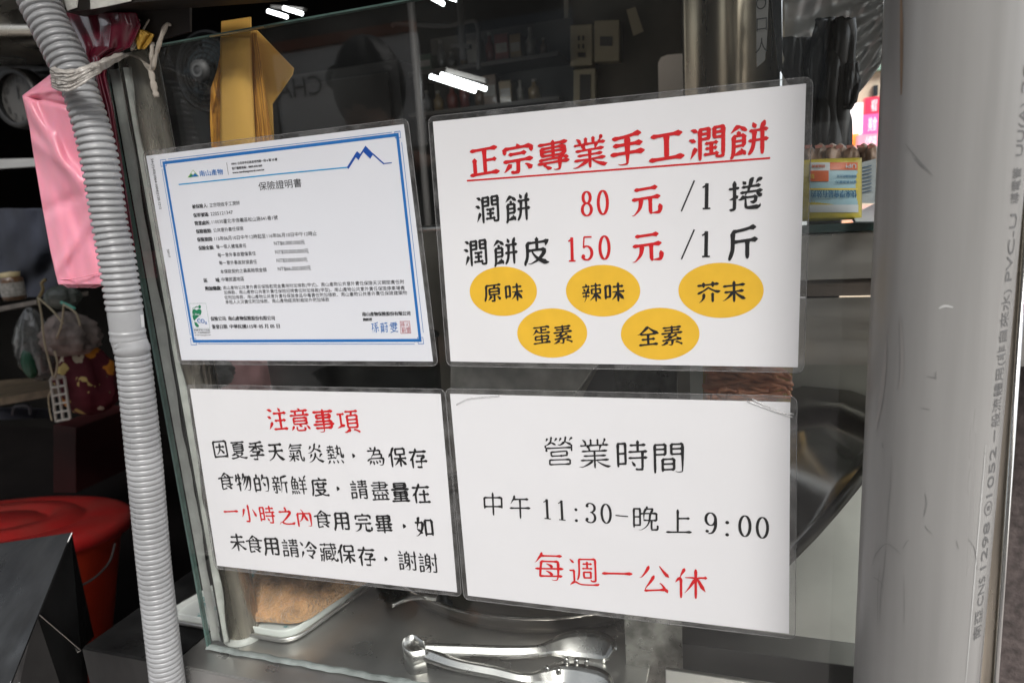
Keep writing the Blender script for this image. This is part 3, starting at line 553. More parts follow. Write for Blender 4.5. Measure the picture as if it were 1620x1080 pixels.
for (txt, ya, yb) in (('南亞', 1010, 964), ('CNS', 958, 912), ('1298', 900, 826), ('ⓔ', 815, 792), ('1052', 786, 708), ('一', 699, 680), ('般流體用', 675, 582), ('(非自來水)', 578, 458), ('PVC-U', 445, 338), ('導電管', 322, 265), ('UU(A)', 247, 163), ('20', 148, 100)):
    v, f = font_mesh(txt)
    if not v: continue
    sa, sb_ = s_of_row(ya, A0), s_of_row(yb, A0); x0 = min(q[0] for q in v); x1 = max(q[0] for q in v)
    vs = []
    for q in v:
        s = sa + (q[0] - x0) / (x1 - x0) * (sb_ - sa); off = (q[1] - .35) * GH
        vs.append(cyl(A0 - math.degrees(off / PR), s))
    tm.add(vs, f)
tm.build('lettering', INKP, pp, fix=False)
# painted seam highlight, scratches, pencil loops on the pipe
def mark(m_, pts, w_, taper=True):
    P = catmull([Vector((p[0], p[1], 0)) for p in pts], 6); n = len(P); vs = []
    for i, p in enumerate(P):
        a = P[max(0, i - 1)]; b = P[min(n - 1, i + 1)]; dx = (b.x - a.x) * PR * PI / 180; dy = b.y - a.y; L_ = math.hypot(dx, dy) or 1
        hw = w_ / 2 * (math.sin(PI * (i + .5) / n) ** .5 if taper else 1)
        for sg in (1, -1): vs.append(cyl(p.x + sg * (-dy / L_ * hw) / PR * 180 / PI, p.y + sg * dx / L_ * hw, .00025))
    m_.add(vs, [(2 * i, 2 * i + 1, 2 * i + 3, 2 * i + 2) for i in range(n - 1)])
def unproj(px, py):                # pixel to (angle, s) on the pipe front
    best = None
    lo, hi = -88, 88
    for _ in range(36):
        m = (lo + hi) / 2; s = s_of_row(py, m)
        if proj(cyl(m, s))[0] < px: lo = m
        else: hi = m
    return (lo, s_of_row(py, lo))
def c9(x, y): return (1080 + x / 3, 720 + y / 3)
PEN = mat('pencil', (.19, .19, .185), .7)
for pts, wd in (([c9(900, 520), c9(915, 470), c9(965, 420), c9(1010, 445), c9(1035, 470)], .0007), ([c9(965, 425), c9(955, 540), c9(940, 650), c9(935, 800)], .0007),
                ([c9(905, 575), c9(940, 600), c9(950, 630)], .0008), ([c9(1045, 445), c9(1060, 415), c9(1075, 400)], .0007), ([c9(1355, 395), c9(1385, 440), c9(1395, 500), c9(1398, 550)], .0009),
                ([c9(1300, 405), c9(1310, 445)], .0009), ([c9(1150, 180), c9(1158, 230), c9(1145, 290)], .0012), ([c9(990, 0), c9(985, 150), c9(972, 300), c9(965, 420)], .0005),
                ([c9(935, 540), c9(925, 640), c9(925, 800)], .0005), ([c9(1050, 560), c9(1052, 700), c9(1050, 800)], .0004),
                ([(1432, 228), (1452, 252), (1476, 278)], .0010), ([(1448, 250), (1462, 266)], .0012), ([(1466, 595), (1483, 598)], .0007), ([(1458, 645), (1472, 648)], .0006), ([(1481, 587), (1480, 600)], .0006),
                ([(1395, 700), (1397, 708)], .0012), ([c9(1150, 330), c9(1160, 350), c9(1185, 372)], .0006)):
    mk = MB(); mark(mk, [unproj(*p) for p in pts], wd * .6); mk.build('pencil_mark', PEN, pp, fix=False)
mk = MB()
mark(mk, [unproj(1425, -20), unproj(1426, 60), unproj(1425.5, 150)], .0022)
mk.build('rust_drip', mat('rust', (.25, .17, .11), .7, noise=.3, nscale=40), pp, fix=False)
mk = MB(); mark(mk, [unproj(1424, 500), unproj(1427, 560), unproj(1426, 600), unproj(1421, 615)], .0022); mark(mk, [unproj(1385, 680), unproj(1392, 640), unproj(1398, 590), unproj(1402, 540)], .0035)
mk.build('stain', mat('grey_stain', (.25, .24, .23), .5), pp, fix=False)
mk = MB(); mark(mk, [unproj(1485, 488), unproj(1495, 484), unproj(1508, 486)], .0015); mark(mk, [(A0 - 11.5, s_of_row(1100, A0)), (A0 - 11.5, s_of_row(850, A0)), (A0 - 11.5, s_of_row(700, A0))], .0009)  # a scuff, then the seam's highlight drawn as a pale line
mk.build('scuff_and_seam_highlight', mat('scuff_and_seam_highlight', (.50, .50, .49), .6), pp, fix=False)

# ---------------------------------------------------------------- corrugated hose
HR = [(-40, 14, 86), (5, 26, 100), (33, 40, 110), (90, 68, 138), (150, 98, 159), (240, 122, 187), (350, 142, 203), (400, 151, 215), (490, 166, 228), (540, 174, 233), (560, 180, 239), (720, 197, 257), (900, 216, 272), (1080, 237, 293), (1180, 249, 305)]
hf = pipe_fit([(y, l, r) for y, l, r in HR], -.055)
ho = empty('drain_hose', hf[-1][0], 'light grey corrugated drain hose tied to the steel post', 'hose')
hp = catmull([p for p, r in hf], 40); hr_ = []
for i in range(len(hf) - 1):
    for k in range(40): hr_.append(hf[i][1] + (hf[i + 1][1] - hf[i][1]) * k / 40)
hr_.append(hf[-1][1])
# resample by arc length
seglen = [0]
for a, b in zip(hp, hp[1:]): seglen.append(seglen[-1] + (b - a).length)
def hose_at(s):
    s = max(0, min(seglen[-1] - 1e-6, s)); lo = 0; hi = len(seglen) - 1
    while hi - lo > 1:
        m = (lo + hi) // 2
        if seglen[m] <= s: lo = m
        else: hi = m
    t = (s - seglen[lo]) / (seglen[hi] - seglen[lo] or 1)
    return hp[lo].lerp(hp[hi], t), hr_[lo] + (hr_[hi] - hr_[lo]) * t
def s_row(y):
    return min(range(len(hp)), key=lambda i: abs(proj(hp[i])[1] - y))
sc0, sc1, sc2 = seglen[s_row(495)], seglen[s_row(520)], seglen[s_row(553)]
def hose_part(sa, sb_, pitch, gap, depth, name, rmul=1, flare=0):
    pts = []; rs = []; s = sa
    prof = [(0, 1 - depth), (gap * .5, 1 - depth), (gap * .75, 1 - depth * .4), (gap, 1 - .02), (gap + (1 - gap) * .3, 1.0), (gap + (1 - gap) * .7, 1.0), (1 - .04, 1 - .03), (1 - .001, 1 - depth * .5)]
    while s < sb_:
        for t, m_ in prof:
            p, r = hose_at(s + t * pitch); pts.append(p); rs.append(r * m_ * rmul)
        s += pitch
    return MB().tube(pts, rs, 40).build(name, HOSE, ho, smooth=True)
hose_part(0, seglen[s_row(480)], .0063, .50, .13, 'hose_body')
hose_part(seglen[s_row(557)], seglen[-1], .0060, .30, .075, 'hose_body', 1.0)
p_, r_ = [], []
for s, m_ in ((seglen[s_row(480)] - .002, .93), (sc0 - .001, .94), (sc0, .955), (sc1, .955), (sc1 + .001, .96), (sc1 + .0015, 1.0), (sc1 + .003, 1.01), (sc1 + .0045, .975), (sc1 + .0065, .975), (sc1 + .008, 1.01), (sc1 + .0105, 1.01), (sc1 + .0115, .97), (sc1 + .013, .97),
              (sc1 + .014, 1.02), (sc1 + .017, 1.02), (sc1 + .018, .97), (sc2 - .004, .97), (sc2 - .003, 1.02), (sc2 + .002, 1.02), (sc2 + .003, .95), (seglen[s_row(557)] + .002, .95)):
    a, b = hose_at(s); p_.append(a); r_.append(b * m_)
MB().tube(p_, r_, 40).build('coupling', HOSE, ho, smooth=True)
stk = at(226, 505, -.058)
q0, q1, q2, q3 = at(222.5, 498, -.073), at(227, 497.5, -.066), at(228.5, 517, -.066), at(224.5, 517.5, -.073)
MB().prism([q0, q1, q2, q3], (.0004, -.0008, 0)).build('sticker', mat('white_sticker', (.85, .85, .83), .4), ho)

# twine ties
TW = mat('pale_twine', (.46, .41, .35), .6, noise=.35, nscale=120, stretch=(1, 1, .2), bump=.3, bscale=200, spec=.3)
TWC = mat('stretched_plastic_tie', (.62, .58, .53), .28, noise=.4, nscale=90, bump=.4, bscale=120, coat=.3, alpha=.92)
tw = empty('plastic_tie', at(150, 120, -.07), 'crumpled translucent plastic twine tying the hose to the post', 'tie')
random.seed(3)
def strand(pts, w_, m_, name, fl=.25, Yj=.002):
    P = catmull([at(*p) for p in pts], 6); n = len(P)
    return MB().tube(P, [w_ * (.75 + .35 * math.sin(i * 1.3) * random.random() + .25 * math.sin(PI * i / n)) for i in range(n)], 8, flat=fl).build(name, m_, tw, smooth=True)
for k in range(8):
    o = (k - 3.5) * 2.7; o2 = (k - 3.5) * 1.1
    strand([(83 + o * .15, 121 + o * 1.5, -.066), (92 + k * .6, 127 + o * 1.4 + random.uniform(-2, 2), -.079 - random.random() * .002), (115, 126 + o * 1.3 + random.uniform(-3, 3), -.0835 - random.random() * .002), (140 + o * .3, 114 + o * .8 + random.uniform(-2, 2), -.080), (163, 103 + o * .6, -.05), (185, 92 + o2, -.02), (203, 85 + o2 * .4, .006)], .0031, TWC, 'band', .45)
for k in range(5):
    o = (k - 2) * 1.5
    strand([(202, 84 + o * .3, .006), (222 + o, 93 + o, .004), (236 + o, 108, .002), (239 + o * .3, 120, -.001)], .0011, TW, 'strand')
strand([(239, 112, -.004), (243, 135, -.006), (248, 154, -.006)], .0030, TW, 'tail', .6)
strand([(240, 114, -.004), (240, 90, -.005), (241, 67, -.003)], .0021, TW, 'tail', .6)
strand([(242, 110, -.005), (250, 75, -.006), (262, 42, -.004), (270, 39, -.004)], .0021, TW, 'tail', .6)
strand([(209, 81, -.003), (214, 50, -.004), (218, 30, -.003)], .0023, TW, 'tail', .6)
strand([(211, 78, -.003), (224, 52, -.004), (236, 31, -.003)], .0016, TW, 'tail', .6)
wr = MB().tube([at(188, 85, -.003), at(255, 73, -.003)], .0007, 6).build('thin_wire', BK, tw)
tn = empty('tensioned_wire', at(333, 58, -.002), 'thin brass coloured wire across the yellow paper bags at the top edge of the glass', 'wire')
MB().tube([at(332, 58, -.002), at(375, 51, -.003), at(417, 43, -.002)], .0007, 6).build('wire', mat('brass_wire', (.45, .36, .2), .3, .9), tn)

# pink bag
def cloth(outline_rows, Y, amp, name, m_, parent, thick=.0012, nu=26, sd=1, folds=()):
    """rows of (y, xl, xr) pixels; a hanging sheet with folds and real depth"""
    rnd = random.Random(sd); ph = [rnd.random() * 6 for _ in range(6)]
    ys = outline_rows
    def xr(v):
        t = v * (len(ys) - 1); i = min(int(t), len(ys) - 2); u = t - i
        return [ys[i][k] + (ys[i + 1][k] - ys[i][k]) * u for k in range(3)]
    def fn(u, v, back=0):
        y, l, r = xr(v); px = l + (r - l) * u
        d = amp * (math.sin(u * 7 + ph[0] + v * 3) + .5 * math.sin(u * 15 + v * 9 + ph[1]) + .3 * math.sin(u * 29 - v * 4 + ph[2]))
        for (x0, y0, x1, y1, w2, dep) in folds:
            dx, dy = x1 - x0, y1 - y0; L_ = math.hypot(dx, dy); dist = ((px - x0) * dy - (y - y0) * dx) / L_
            d += dep * math.exp(-(dist / w2) ** 2) if w2 > 0 else dep * (1 if dist > 0 else 0)
        return at(px, y, Y + d + back)
    mb = MB(); nv = 90; nu = nu * 2
    mb.grid(lambda u, v: fn(u, v), nu, nv)
    return mb.build(name, m_, parent, smooth=True, solid=thick)
pk = empty('pink_plastic_bag', at(100, 440, -.03), 'bright pink plastic bag hanging behind the corrugated hose', 'plastic bag')
cloth([(116, 83, 100), (128, 68, 120), (140, 52, 130), (152, 36, 138), (170, 40, 145), (200, 47, 150), (260, 56, 160), (330, 68, 170), (400, 81, 180), (435, 89, 184), (450, 93, 186)], -.026, .0016, 'bag_front', PINK, pk, sd=4,
      folds=((36, 152, 130, 300, 9, -.006), (75, 240, 190, 330, 8, -.003), (80, 330, 170, 290, 8, .003), (95, 420, 150, 340, 8, -.003), (60, 260, 190, 440, 14, .003), (36, 152, 100, 140, 5, -.003), (40, 152, 140, 175, 4, .0025)))
cloth([(150, 38, 120), (170, 42, 140), (260, 60, 165), (330, 70, 172), (400, 84, 182), (445, 92, 184), (455, 108, 150)], -.018, .0012, 'bag_back', PINK, pk, sd=8)
mb = MB().tube(catmull([at(94, 442, -.0285), at(120, 440, -.030), at(155, 432, -.0285)], 6), .0005, 5); mb.build('hem', PINK, pk)

# burgundy bag and pale paper near the top of the post
BURG = mat('burgundy_plastic', (.12, .008, .022), .22, noise=.4, nscale=10, bump=.3, bscale=15, coat=.4)
bb = empty('burgundy_bag', at(150, 90, -.02), 'dark burgundy plastic bag squeezed between the hose and the post', 'plastic bag')
cloth([(20, 95, 215), (40, 100, 222), (60, 112, 214), (75, 122, 206), (90, 130, 172), (120, 140, 168), (170, 150, 180), (240, 165, 190), (290, 180, 197), (340, 196, 205), (400, 206, 214)], -.012, .003, 'bag_skin', BURG, bb, sd=2)
lf = empty('torn_label', at(175, 10, -.05), 'torn white label on the dark board at the top left', 'label')
WL = mat('worn_white_label', (.75, .74, .68), .6, noise=.25, nscale=60, bump=.3, bscale=90)
MB().prism([at(98, -10, -.03), at(124, -10, -.03), at(121, 12, -.03), at(106, 17, -.03)], (0, .001, 0)).build('label_piece', WL, lf)
MB().prism([at(142, -12, -.03), at(215, -12, -.03), at(206, 2, -.03), at(175, 9, -.03), at(143, 15, -.03)], (0, .001, 0)).build('label_piece', WL, lf)
DK = mat('dark_brown_board', (.022, .017, .014), .5, noise=.4, nscale=12, bump=.1, bscale=20)
ob = empty('overhead_board', at(260, 20, .02), 'dark brown board above the left end of the glass', 'board')
MB().prism([at(96, -40, -.028), at(420, -60, -.028), at(420, -12, -.028), at(215, 4, -.028), at(107, 20, -.028)], (0, .03, 0)).build('board', DK, ob)
MB().prism([at(107, 22, .0), at(215, 5, .0), at(300, -8, 0), at(300, 50, .0), at(205, 78, .0), at(160, 84, 0), at(125, 60, 0)], (0, .003, 0)).build('underside', DK, ob)
yt = empty('yellow_scrap', at(228, 62, .0), 'small crumpled ochre scrap beside the twine on the post', 'scrap')
cloth([(48, 216, 228), (55, 214, 243), (65, 215, 240), (78, 218, 228)], -.006, .002, 'paper', mat('ochre_scrap', (.42, .24, .03), .6, noise=.4, nscale=60), yt, nu=8)

# yellow paper bags hanging behind the glass
YB = mat('ochre_paper', (.90, .52, .12), .5, noise=.25, nscale=14, stretch=(1, 1, .3), bump=.12, bscale=30, bstretch=(1, 1, .2), spec=.3, coat=.15, coatr=.3)
YB2 = mat('fold_striped_ochre', (.80, .38, .05), .6, col2=(.42, .17, .02), nscale=40, stretch=(7, 7, .35), lo=.4, hi=.6, bump=.4, bscale=300, bstretch=(1, 1, .03))  # dark stripes put the shade between folded edges into the colour
yb = empty('paper_bag_bundle', at(370, 230, .06), 'bundle of folded ochre paper bags hanging behind the glass above the certificate', 'paper bags')
def panel(pts, Y, name, m_, th=.0015, curve=0):
    MB().prism([at(x, y, Y + (z if z else 0)) for x, y, z in pts], (0, th, 0)).build(name, m_, yb)
panel([(348, 240, 0), (404, 235, 0), (398, 120, 0), (396, 30, .0), (396, 27, 0), (350, 34, 0), (349, 90, 0)], .040, 'front_bag', YB)
mb = MB(); mb.grid(lambda u, v: at(349 + (6 + 6 * v) * 0 + (47 + 9 * v) * u, 60 + 185 * v, .037 - .006 * math.sin(u * PI)), 12, 8); mb.build('front_curve', YB, yb, smooth=True, solid=.001)
panel([(397, 46, 0), (404, 46, .002), (464, 108, .01), (462, 118, .01), (430, 165, .006), (433, 240, .006), (402, 240, 0)], .046, 'back_bag', YB)
for k in range(9):     # folded leaves on the left
    x0 = 331 + k * 2.0; 
    panel([(x0 + 1, 190, 0), (x0 + 4, 242, 0), (x0 + 6.5, 242, 0), (x0 + 5, 180, 0), (350 - (8 - k) * .3, 84 + (8 - k) * 3, 0), (348 - (8 - k) * .6, 88 + (8 - k) * 3, 0), (x0 + 2.5, 140, 0)], .044 + .0016 * k - .008, 'folded_leaf', YB2, .001)
for k in range(10):
    x0 = 396 + k * .9
    panel([(x0, 52, 0), (x0 + 1.2, 52, 0), (x0 + 10 + k * 1.7, 215, 0), (x0 + 10 + k * 1.9, 240, 0), (x0 + 8 + k * 1.7, 240, 0), (x0 + 5 + k, 150, 0)], .043 - .0011 * k, 'folded_leaf', YB2, .0009)
# ---------------------------------------------------------------- lower left: sheet metal shroud, bucket
wd = empty('sheet_metal_hood', at(60, 1000, -.05), 'black folded sheet metal hood in the bottom left corner', 'hood')
A_, B_2, C_, D_ = at(112, 842, .0), at(-60, 868, .03), at(-60, 1160, -.16), at(5, 1110, -.15)
E_ = at(148, 1006, .06)
MB().prism([B_2, A_, D_, C_], (.0, .0015, -.001)).build('front_sheet', DSTEEL, wd)
MB().prism([A_, E_, at(128, 1027, .0), at(56, 968, -.06)], (.0012, .0, 0)).build('side_sheet', DSTEEL, wd)
MB().prism([at(56, 966, -.06), at(128, 1027, .0), at(128, 1180, -.01), at(10, 1180, -.07)], (0, .0015, 0)).build('lower_sheet', DSTEEL, wd)
MB().prism([at(-60, 900, .03), at(60, 968, .03), at(128, 1030, .012), at(130, 1200, .012), at(-60, 1200, .03)], (0, .01, 0)).build('back_sheet', DSTEEL, wd)
MB().tube([at(114, 842, -.001), at(56, 966, -.062), at(8, 1106, -.15)], .0008, 6).build('folded_edge', STEEL, wd)
MB().tube([at(57, 967, -.061), at(128, 1028, -.002)], .0006, 6).build('folded_edge', STEEL, wd)
MB().tube([at(128, 1028, -.003), at(20, 1085, -.05)], .0006, 6).build('folded_edge', STEEL, wd)

REDP = mat('red_bucket_plastic', (.26, .010, .010), .36, col2=(.19, .022, .018), nscale=9, spec=.5, bump=.05, bscale=20)
ORP = mat('orange_red_plastic', (.34, .024, .007), .4, noise=.25, nscale=5)
lc = at(-4, 834, .62); rr_ = (at(178, 834, .62) - lc).length * .76
bk = empty('lidded_bucket', (lc.x, lc.y, lc.z - .75), 'large red plastic bucket with a ribbed lid standing on the floor at the left', 'bucket')
T = Matrix.Translation(lc) @ Matrix.Rotation(R(-11), 4, 'X')
MB().lathe([(rr_ * .001, .022), (rr_ * .30, .022), (rr_ * .33, .012), (rr_ * .37, .012), (rr_ * .41, .026), (rr_ * .58, .026), (rr_ * .62, .012), (rr_ * .66, .012), (rr_ * .70, .018), (rr_ * .90, .014), (rr_ * .97, .008), (rr_, -.004), (rr_ * .995, -.03), (rr_ * .97, -.032)], T, 72).build('lid', REDP, bk, smooth=True)
MB().lathe([(rr_ * .93, -.02), (rr_ * .93, -.05), (rr_ * .90, -.06), (rr_ * .74, -.62), (.01, -.62)], T, 64).build('body', ORP, bk, smooth=True)
hd = [lc + Vector((rr_ * .93 * math.cos(R(a)), rr_ * .93 * math.sin(R(a)), -.05 + z)) for a, z in ((-25, 0), (-18, -.03), (-10, -.055), (0, -.06), (10, -.045), (16, -.01))]
MB().tube(catmull([p + (p - lc).normalized() * .02 for p in hd]), .003, 6).build('handle', BK, bk)
sm = MB()
MB().grid(lambda u, v: lc + Vector(((rr_ * (.72 + .12 * v)) * math.cos(R(-42 + 16 * u)), (rr_ * (.72 + .12 * v)) * math.sin(R(-42 + 16 * u)), .0185 - .004 * v)), 10, 4).build('smudge', mat('flour_smudge', (.65, .35, .32), .7, noise=.6, nscale=40, alpha=.55), bk, smooth=True)

# ---------------------------------------------------------------- dark shop behind the hose
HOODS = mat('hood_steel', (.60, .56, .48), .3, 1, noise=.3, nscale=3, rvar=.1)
eh = empty('extractor_hood', at(40, 60, 1.3), 'curved stainless extractor hood in the dark shop behind the hose', 'extractor hood')
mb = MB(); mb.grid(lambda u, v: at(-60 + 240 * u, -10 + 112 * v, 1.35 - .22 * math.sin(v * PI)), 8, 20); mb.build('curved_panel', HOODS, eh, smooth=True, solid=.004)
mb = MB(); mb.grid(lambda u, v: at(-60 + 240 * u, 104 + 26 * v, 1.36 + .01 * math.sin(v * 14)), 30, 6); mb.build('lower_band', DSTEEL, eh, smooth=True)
MB().prism([at(-20, 252, 1.4), at(72, 250, 1.4), at(76, 262, 1.4), at(-20, 268, 1.4)], (0, .05, 0)).build('steel_rail', STEEL, eh)
ck = empty('wall_clock', at(36, 155, 1.3), 'round clock with dark rim and arabic numerals behind the pink bag', 'clock')
cc = at(36, 157, 1.3); cr = (at(70, 157, 1.3) - cc).length
TM = Matrix.Translation(cc) @ Matrix.Rotation(R(90), 4, 'X')
MB().lathe([(cr * .80, .03), (cr * .95, .035), (cr, .02), (cr, -.02)], TM, 48).build('rim', BK, ck, smooth=True)
MB().lathe([(.0005, .012), (cr * .82, .012)], TM, 48).build('face', mat('clock_face', (.055, .053, .05), .5), ck)
nm = MB()
for h in range(1, 13):
    v, f = font_mesh(str(h)); w_ = max(q[0] for q in v); a = R(90 - h * 30); s_ = cr * .30
    nm.add([(cc.x + cr * .64 * math.cos(a) + (q[0] - w_ / 2) * s_, cc.y - .014, cc.z + cr * .64 * math.sin(a) + (q[1] - .36) * s_) for q in v], f)
nm.build('numeral', BK, ck, fix=False)
MB().prism([cc + Vector(v) for v in ((-.003, -.016, 0), (.003, -.016, 0), (.006, -.016, cr * .4), (0, -.016, cr * .42))], (0, .001, 0)).build('hand', BK, ck)
CL = mat('dark_blue_cloth', (.018, .022, .035), .9, noise=.5, nscale=8)
cj = empty('hanging_clothes', at(60, 400, 1.5), 'dark blue clothes hanging on the wall left of the hose', 'clothes')
cloth([(330, -30, 140), (400, -30, 150), (470, -30, 110)], 1.45, .02, 'garment', CL, cj, thick=.01)
WOODS = mat('worn_shelf_board', (.16, .12, .075), .6, noise=.5, nscale=25, bump=.2, bscale=60)
sf = empty('wall_shelf', at(25, 485, 1.2), 'short pale shelf holding a jar at the left edge', 'shelf')
MB().prism([at(-40, 492, 1.12), at(58, 474, 1.12), at(58, 481, 1.12), at(-40, 500, 1.12)], (0, .2, .0)).build('board', mat('pale_shelf', (.26, .23, .20), .5, noise=.4, nscale=20), sf)
jr = empty('spice_jar', at(24, 470, 1.15), 'clear jar with white label and brown contents on the short shelf', 'jar')
jc = at(24, 474, 1.2)
MB().lathe([(.001, 0), (.035, 0), (.038, .01), (.038, .075), (.03, .085)], Matrix.Translation(jc), 24).build('jar_body', mat('brown_contents', (.16, .08, .035), .3, noise=.6, nscale=90, coat=.6), jr, smooth=True)
MB().lathe([(.0385, .015), (.0385, .065)], Matrix.Translation(jc), 24).build('jar_label', mat('jar_label', (.36, .35, .32), .5, noise=.5, nscale=80), jr, smooth=True)
MB().lathe([(.031, .085), (.032, .10), (.001, .103)], Matrix.Translation(jc), 24).build('jar_lid', mat('jar_lid', (.4, .33, .18), .4), jr, smooth=True)
tb = empty('wooden_board', at(30, 610, 1.0), 'worn wooden table board under the shelf at the left edge', 'table')
MB().prism([at(-60, 606, 1.25), at(70, 596, 1.25), at(92, 606, 1.0), at(86, 614, 1.0), at(-60, 640, .9)], (0, 0, -.025)).build('table_top', WOODS, tb)
MB().box((at(-60, 640, 1.1).x, 1.05, -1.41), (at(-60, 640, 1.1).x + .05, 1.1, at(-60, 640, 1.1).z)).build('leg', WOODS, tb)
# hanging bags
def lump(cx, cy, rx, ry, Y, dep, name, m_, parent, seed=0, amp=.12, sag=0, nu=36, nv=24, smooth=True):
    c = at(cx, cy, Y); ex = (at(cx + rx, cy, Y) - c).length; ez = (at(cx, cy - ry, Y) - c).length; r_ = random.Random(seed); ph = [r_.random() * 6 for _ in range(8)]
    def fn(u, v):
        th = 2 * PI * u; ph_ = PI * (v - .5); k = 1 + amp * (.5 * math.sin(3 * th + ph[0] + 4 * v) + .4 * math.sin(7 * th + ph[1] - 6 * v) + .25 * math.sin(13 * th + ph[2] + 9 * v) + .2 * math.sin(17 * v * PI + ph[3])) * math.cos(ph_)
        z = math.sin(ph_); wd_ = math.cos(ph_) * (1 - sag * z)
        return c + Vector((ex * wd_ * math.cos(th) * k, dep * wd_ * math.sin(th) * k, ez * z * (1 + .03 * math.sin(2 * th))))
    mb = MB(); mb.grid(fn, nu, nv); return mb.build(name, m_, parent, smooth=smooth)
PATT = bpy.data.materials.new('patterned_cloth'); PATT.use_nodes = True
n_ = PATT.node_tree; P_ = n_.nodes['Principled BSDF']; P_.inputs['Roughness'].default_value = .85
tc_ = n_.nodes.new('ShaderNodeTexCoord'); vo = n_.nodes.new('ShaderNodeTexVoronoi'); vo.inputs['Scale'].default_value = 19
nn = n_.nodes.new('ShaderNodeTexNoise'); nn.inputs['Scale'].default_value = 30; va = n_.nodes.new('ShaderNodeVectorMath'); va.operation = 'MULTIPLY_ADD'; va.inputs[1].default_value = (.05, .05, .05)
n_.links.new(tc_.outputs['Object'], nn.inputs['Vector']); n_.links.new(nn.outputs['Color'], va.inputs[0]); n_.links.new(tc_.outputs['Object'], va.inputs[2]); n_.links.new(va.outputs[0], vo.inputs['Vector'])
cr1 = n_.nodes.new('ShaderNodeValToRGB'); cr1.color_ramp.interpolation = 'CONSTANT'
cr1.color_ramp.elements[0].color = (1, 1, 1, 1); cr1.color_ramp.elements[1].position = .36; cr1.color_ramp.elements[1].color = (0, 0, 0, 1)
n_.links.new(vo.outputs['Distance'], cr1.inputs[0])
cr2 = n_.nodes.new('ShaderNodeValToRGB'); cr2.color_ramp.interpolation = 'CONSTANT'
for i, (p, c) in enumerate(((0, (.55, .42, .15)), (.35, (.6, .22, .02)), (.55, (.09, .12, .05)), (.72, (.55, .5, .38)), (.88, (.16, .01, .02)))):
    e = cr2.color_ramp.elements[i] if i < 2 else cr2.color_ramp.elements.new(p); e.position = p; e.color = (*c, 1)
sp = n_.nodes.new('ShaderNodeSeparateColor'); n_.links.new(vo.outputs['Color'], sp.inputs[0]); n_.links.new(sp.outputs[0], cr2.inputs[0])
mx_ = n_.nodes.new('ShaderNodeMix'); mx_.data_type = 'RGBA'; n_.links.new(cr1.outputs[0], mx_.inputs[0]); mx_.inputs[6].default_value = (.085, .006, .014, 1); n_.links.new(cr2.outputs[0], mx_.inputs[7]); n_.links.new(mx_.outputs[2], P_.inputs['Base Color'])
YBG = 1.02
bg1 = empty('patterned_bag', at(130, 600, YBG), 'maroon drawstring bag with a yellow leaf pattern and pale lining, hanging in the dark', 'cloth bag')
lump(134, 598, 43, 56, YBG + .03, .07, 'bag_body', PATT, bg1, 5, .22, .12)
LIN = mat('pale_lining', (.30, .245, .22), .8, noise=.5, nscale=20, bump=.4, bscale=30)
lump(108, 528, 40, 34, YBG, .06, 'bag_lining', LIN, bg1, 9, .34, .30)
CORD = mat('pale_cord', (.50, .44, .30), .7)
for pts in ([(60, 470), (66, 500), (70, 540), (80, 580), (84, 595)], [(62, 472), (84, 492), (100, 512)], [(101, 480), (98, 510), (90, 535)], [(86, 555), (91, 575), (87, 598)], [(101, 482), (120, 495), (127, 515)]):
    MB().tube(catmull([at(x, y, YBG - .075) for x, y in pts], 6), .0028, 6).build('drawstring', CORD, bg1, smooth=True)
bg2 = empty('clear_plastic_bag', at(60, 560, YBG), 'knotted clear plastic bag with green contents hanging beside the patterned bag', 'plastic bag')
CLP = mat('cloudy_plastic', (.22, .23, .22), .2, noise=.6, nscale=12, bump=.5, bscale=16, coat=.6, alpha=.75)
lump(58, 545, 24, 55, YBG - .01, .05, 'bag_body', CLP, bg2, 3, .2, .25)
lump(47, 575, 9, 22, YBG - .05, .02, 'green_item', mat('dark_green', (.01, .08, .04), .4), bg2, 3, .1)
MB().tube(catmull([at(x, y, YBG - .05) for x, y in ((62, 470), (68, 458), (66, 448), (72, 442))], 5), .005, 6).build('knot', mat('straw_knot', (.28, .22, .10), .7), bg2, smooth=True)
bg3 = empty('green_trim_bag', at(105, 480, YBG), 'small crumpled bag with a turquoise edge above the patterned bag', 'plastic bag')
lump(98, 470, 22, 18, YBG + .02, .04, 'bag_body', mat('grey_green_plastic', (.13, .15, .13), .4, noise=.5, nscale=15, bump=.3), bg3, 12, .2)
MB().tube(catmull([at(x, y, YBG - .03) for x, y in ((97, 478), (106, 482), (118, 488))], 5), .005, 6).build('edge_strip', mat('turquoise', (.12, .5, .38), .4), bg3)
wt = empty('perforated_tag', at(95, 640, YBG), 'pale plastic grille hanging below the drawstrings', 'rack')
PT = mat('pale_plastic', (.42, .41, .37), .5)
gp = lambda u, v: at(80 + 22 * u + 9 * v, 600 + 66 * v - 4 * u, YBG - .06)
for i in range(3): MB().tube([gp(i / 2, 0), gp(i / 2, .5), gp(i / 2, 1)], .0045, 6).build('bar', PT, wt)
for j in range(6): MB().tube([gp(0, j / 5), gp(1, j / 5)], .0038, 6).build('bar', PT, wt)
MB().tube(catmull([gp(0, 0), at(86, 594, YBG - .07), gp(1, 0)], 5), .004, 6).build('hook', PT, wt)
MB().tube(catmull([at(x, y, YBG - .05) for x, y in ((85, 610), (77, 625), (78, 645), (82, 665))], 5), .002, 5).build('loop', CORD, wt)
pn = empty('grey_plastic_case', at(30, 655, 1.2), 'grey plastic box with a moulded handle under the wooden board', 'case')
MB().prism([at(-20, 645, 1.3), at(62, 648, 1.3), at(55, 662, 1.25), at(-20, 664, 1.25)], (0, .1, -.03)).build('case_body', mat('dull_violet_grey', (.05, .05, .065), .5), pn)
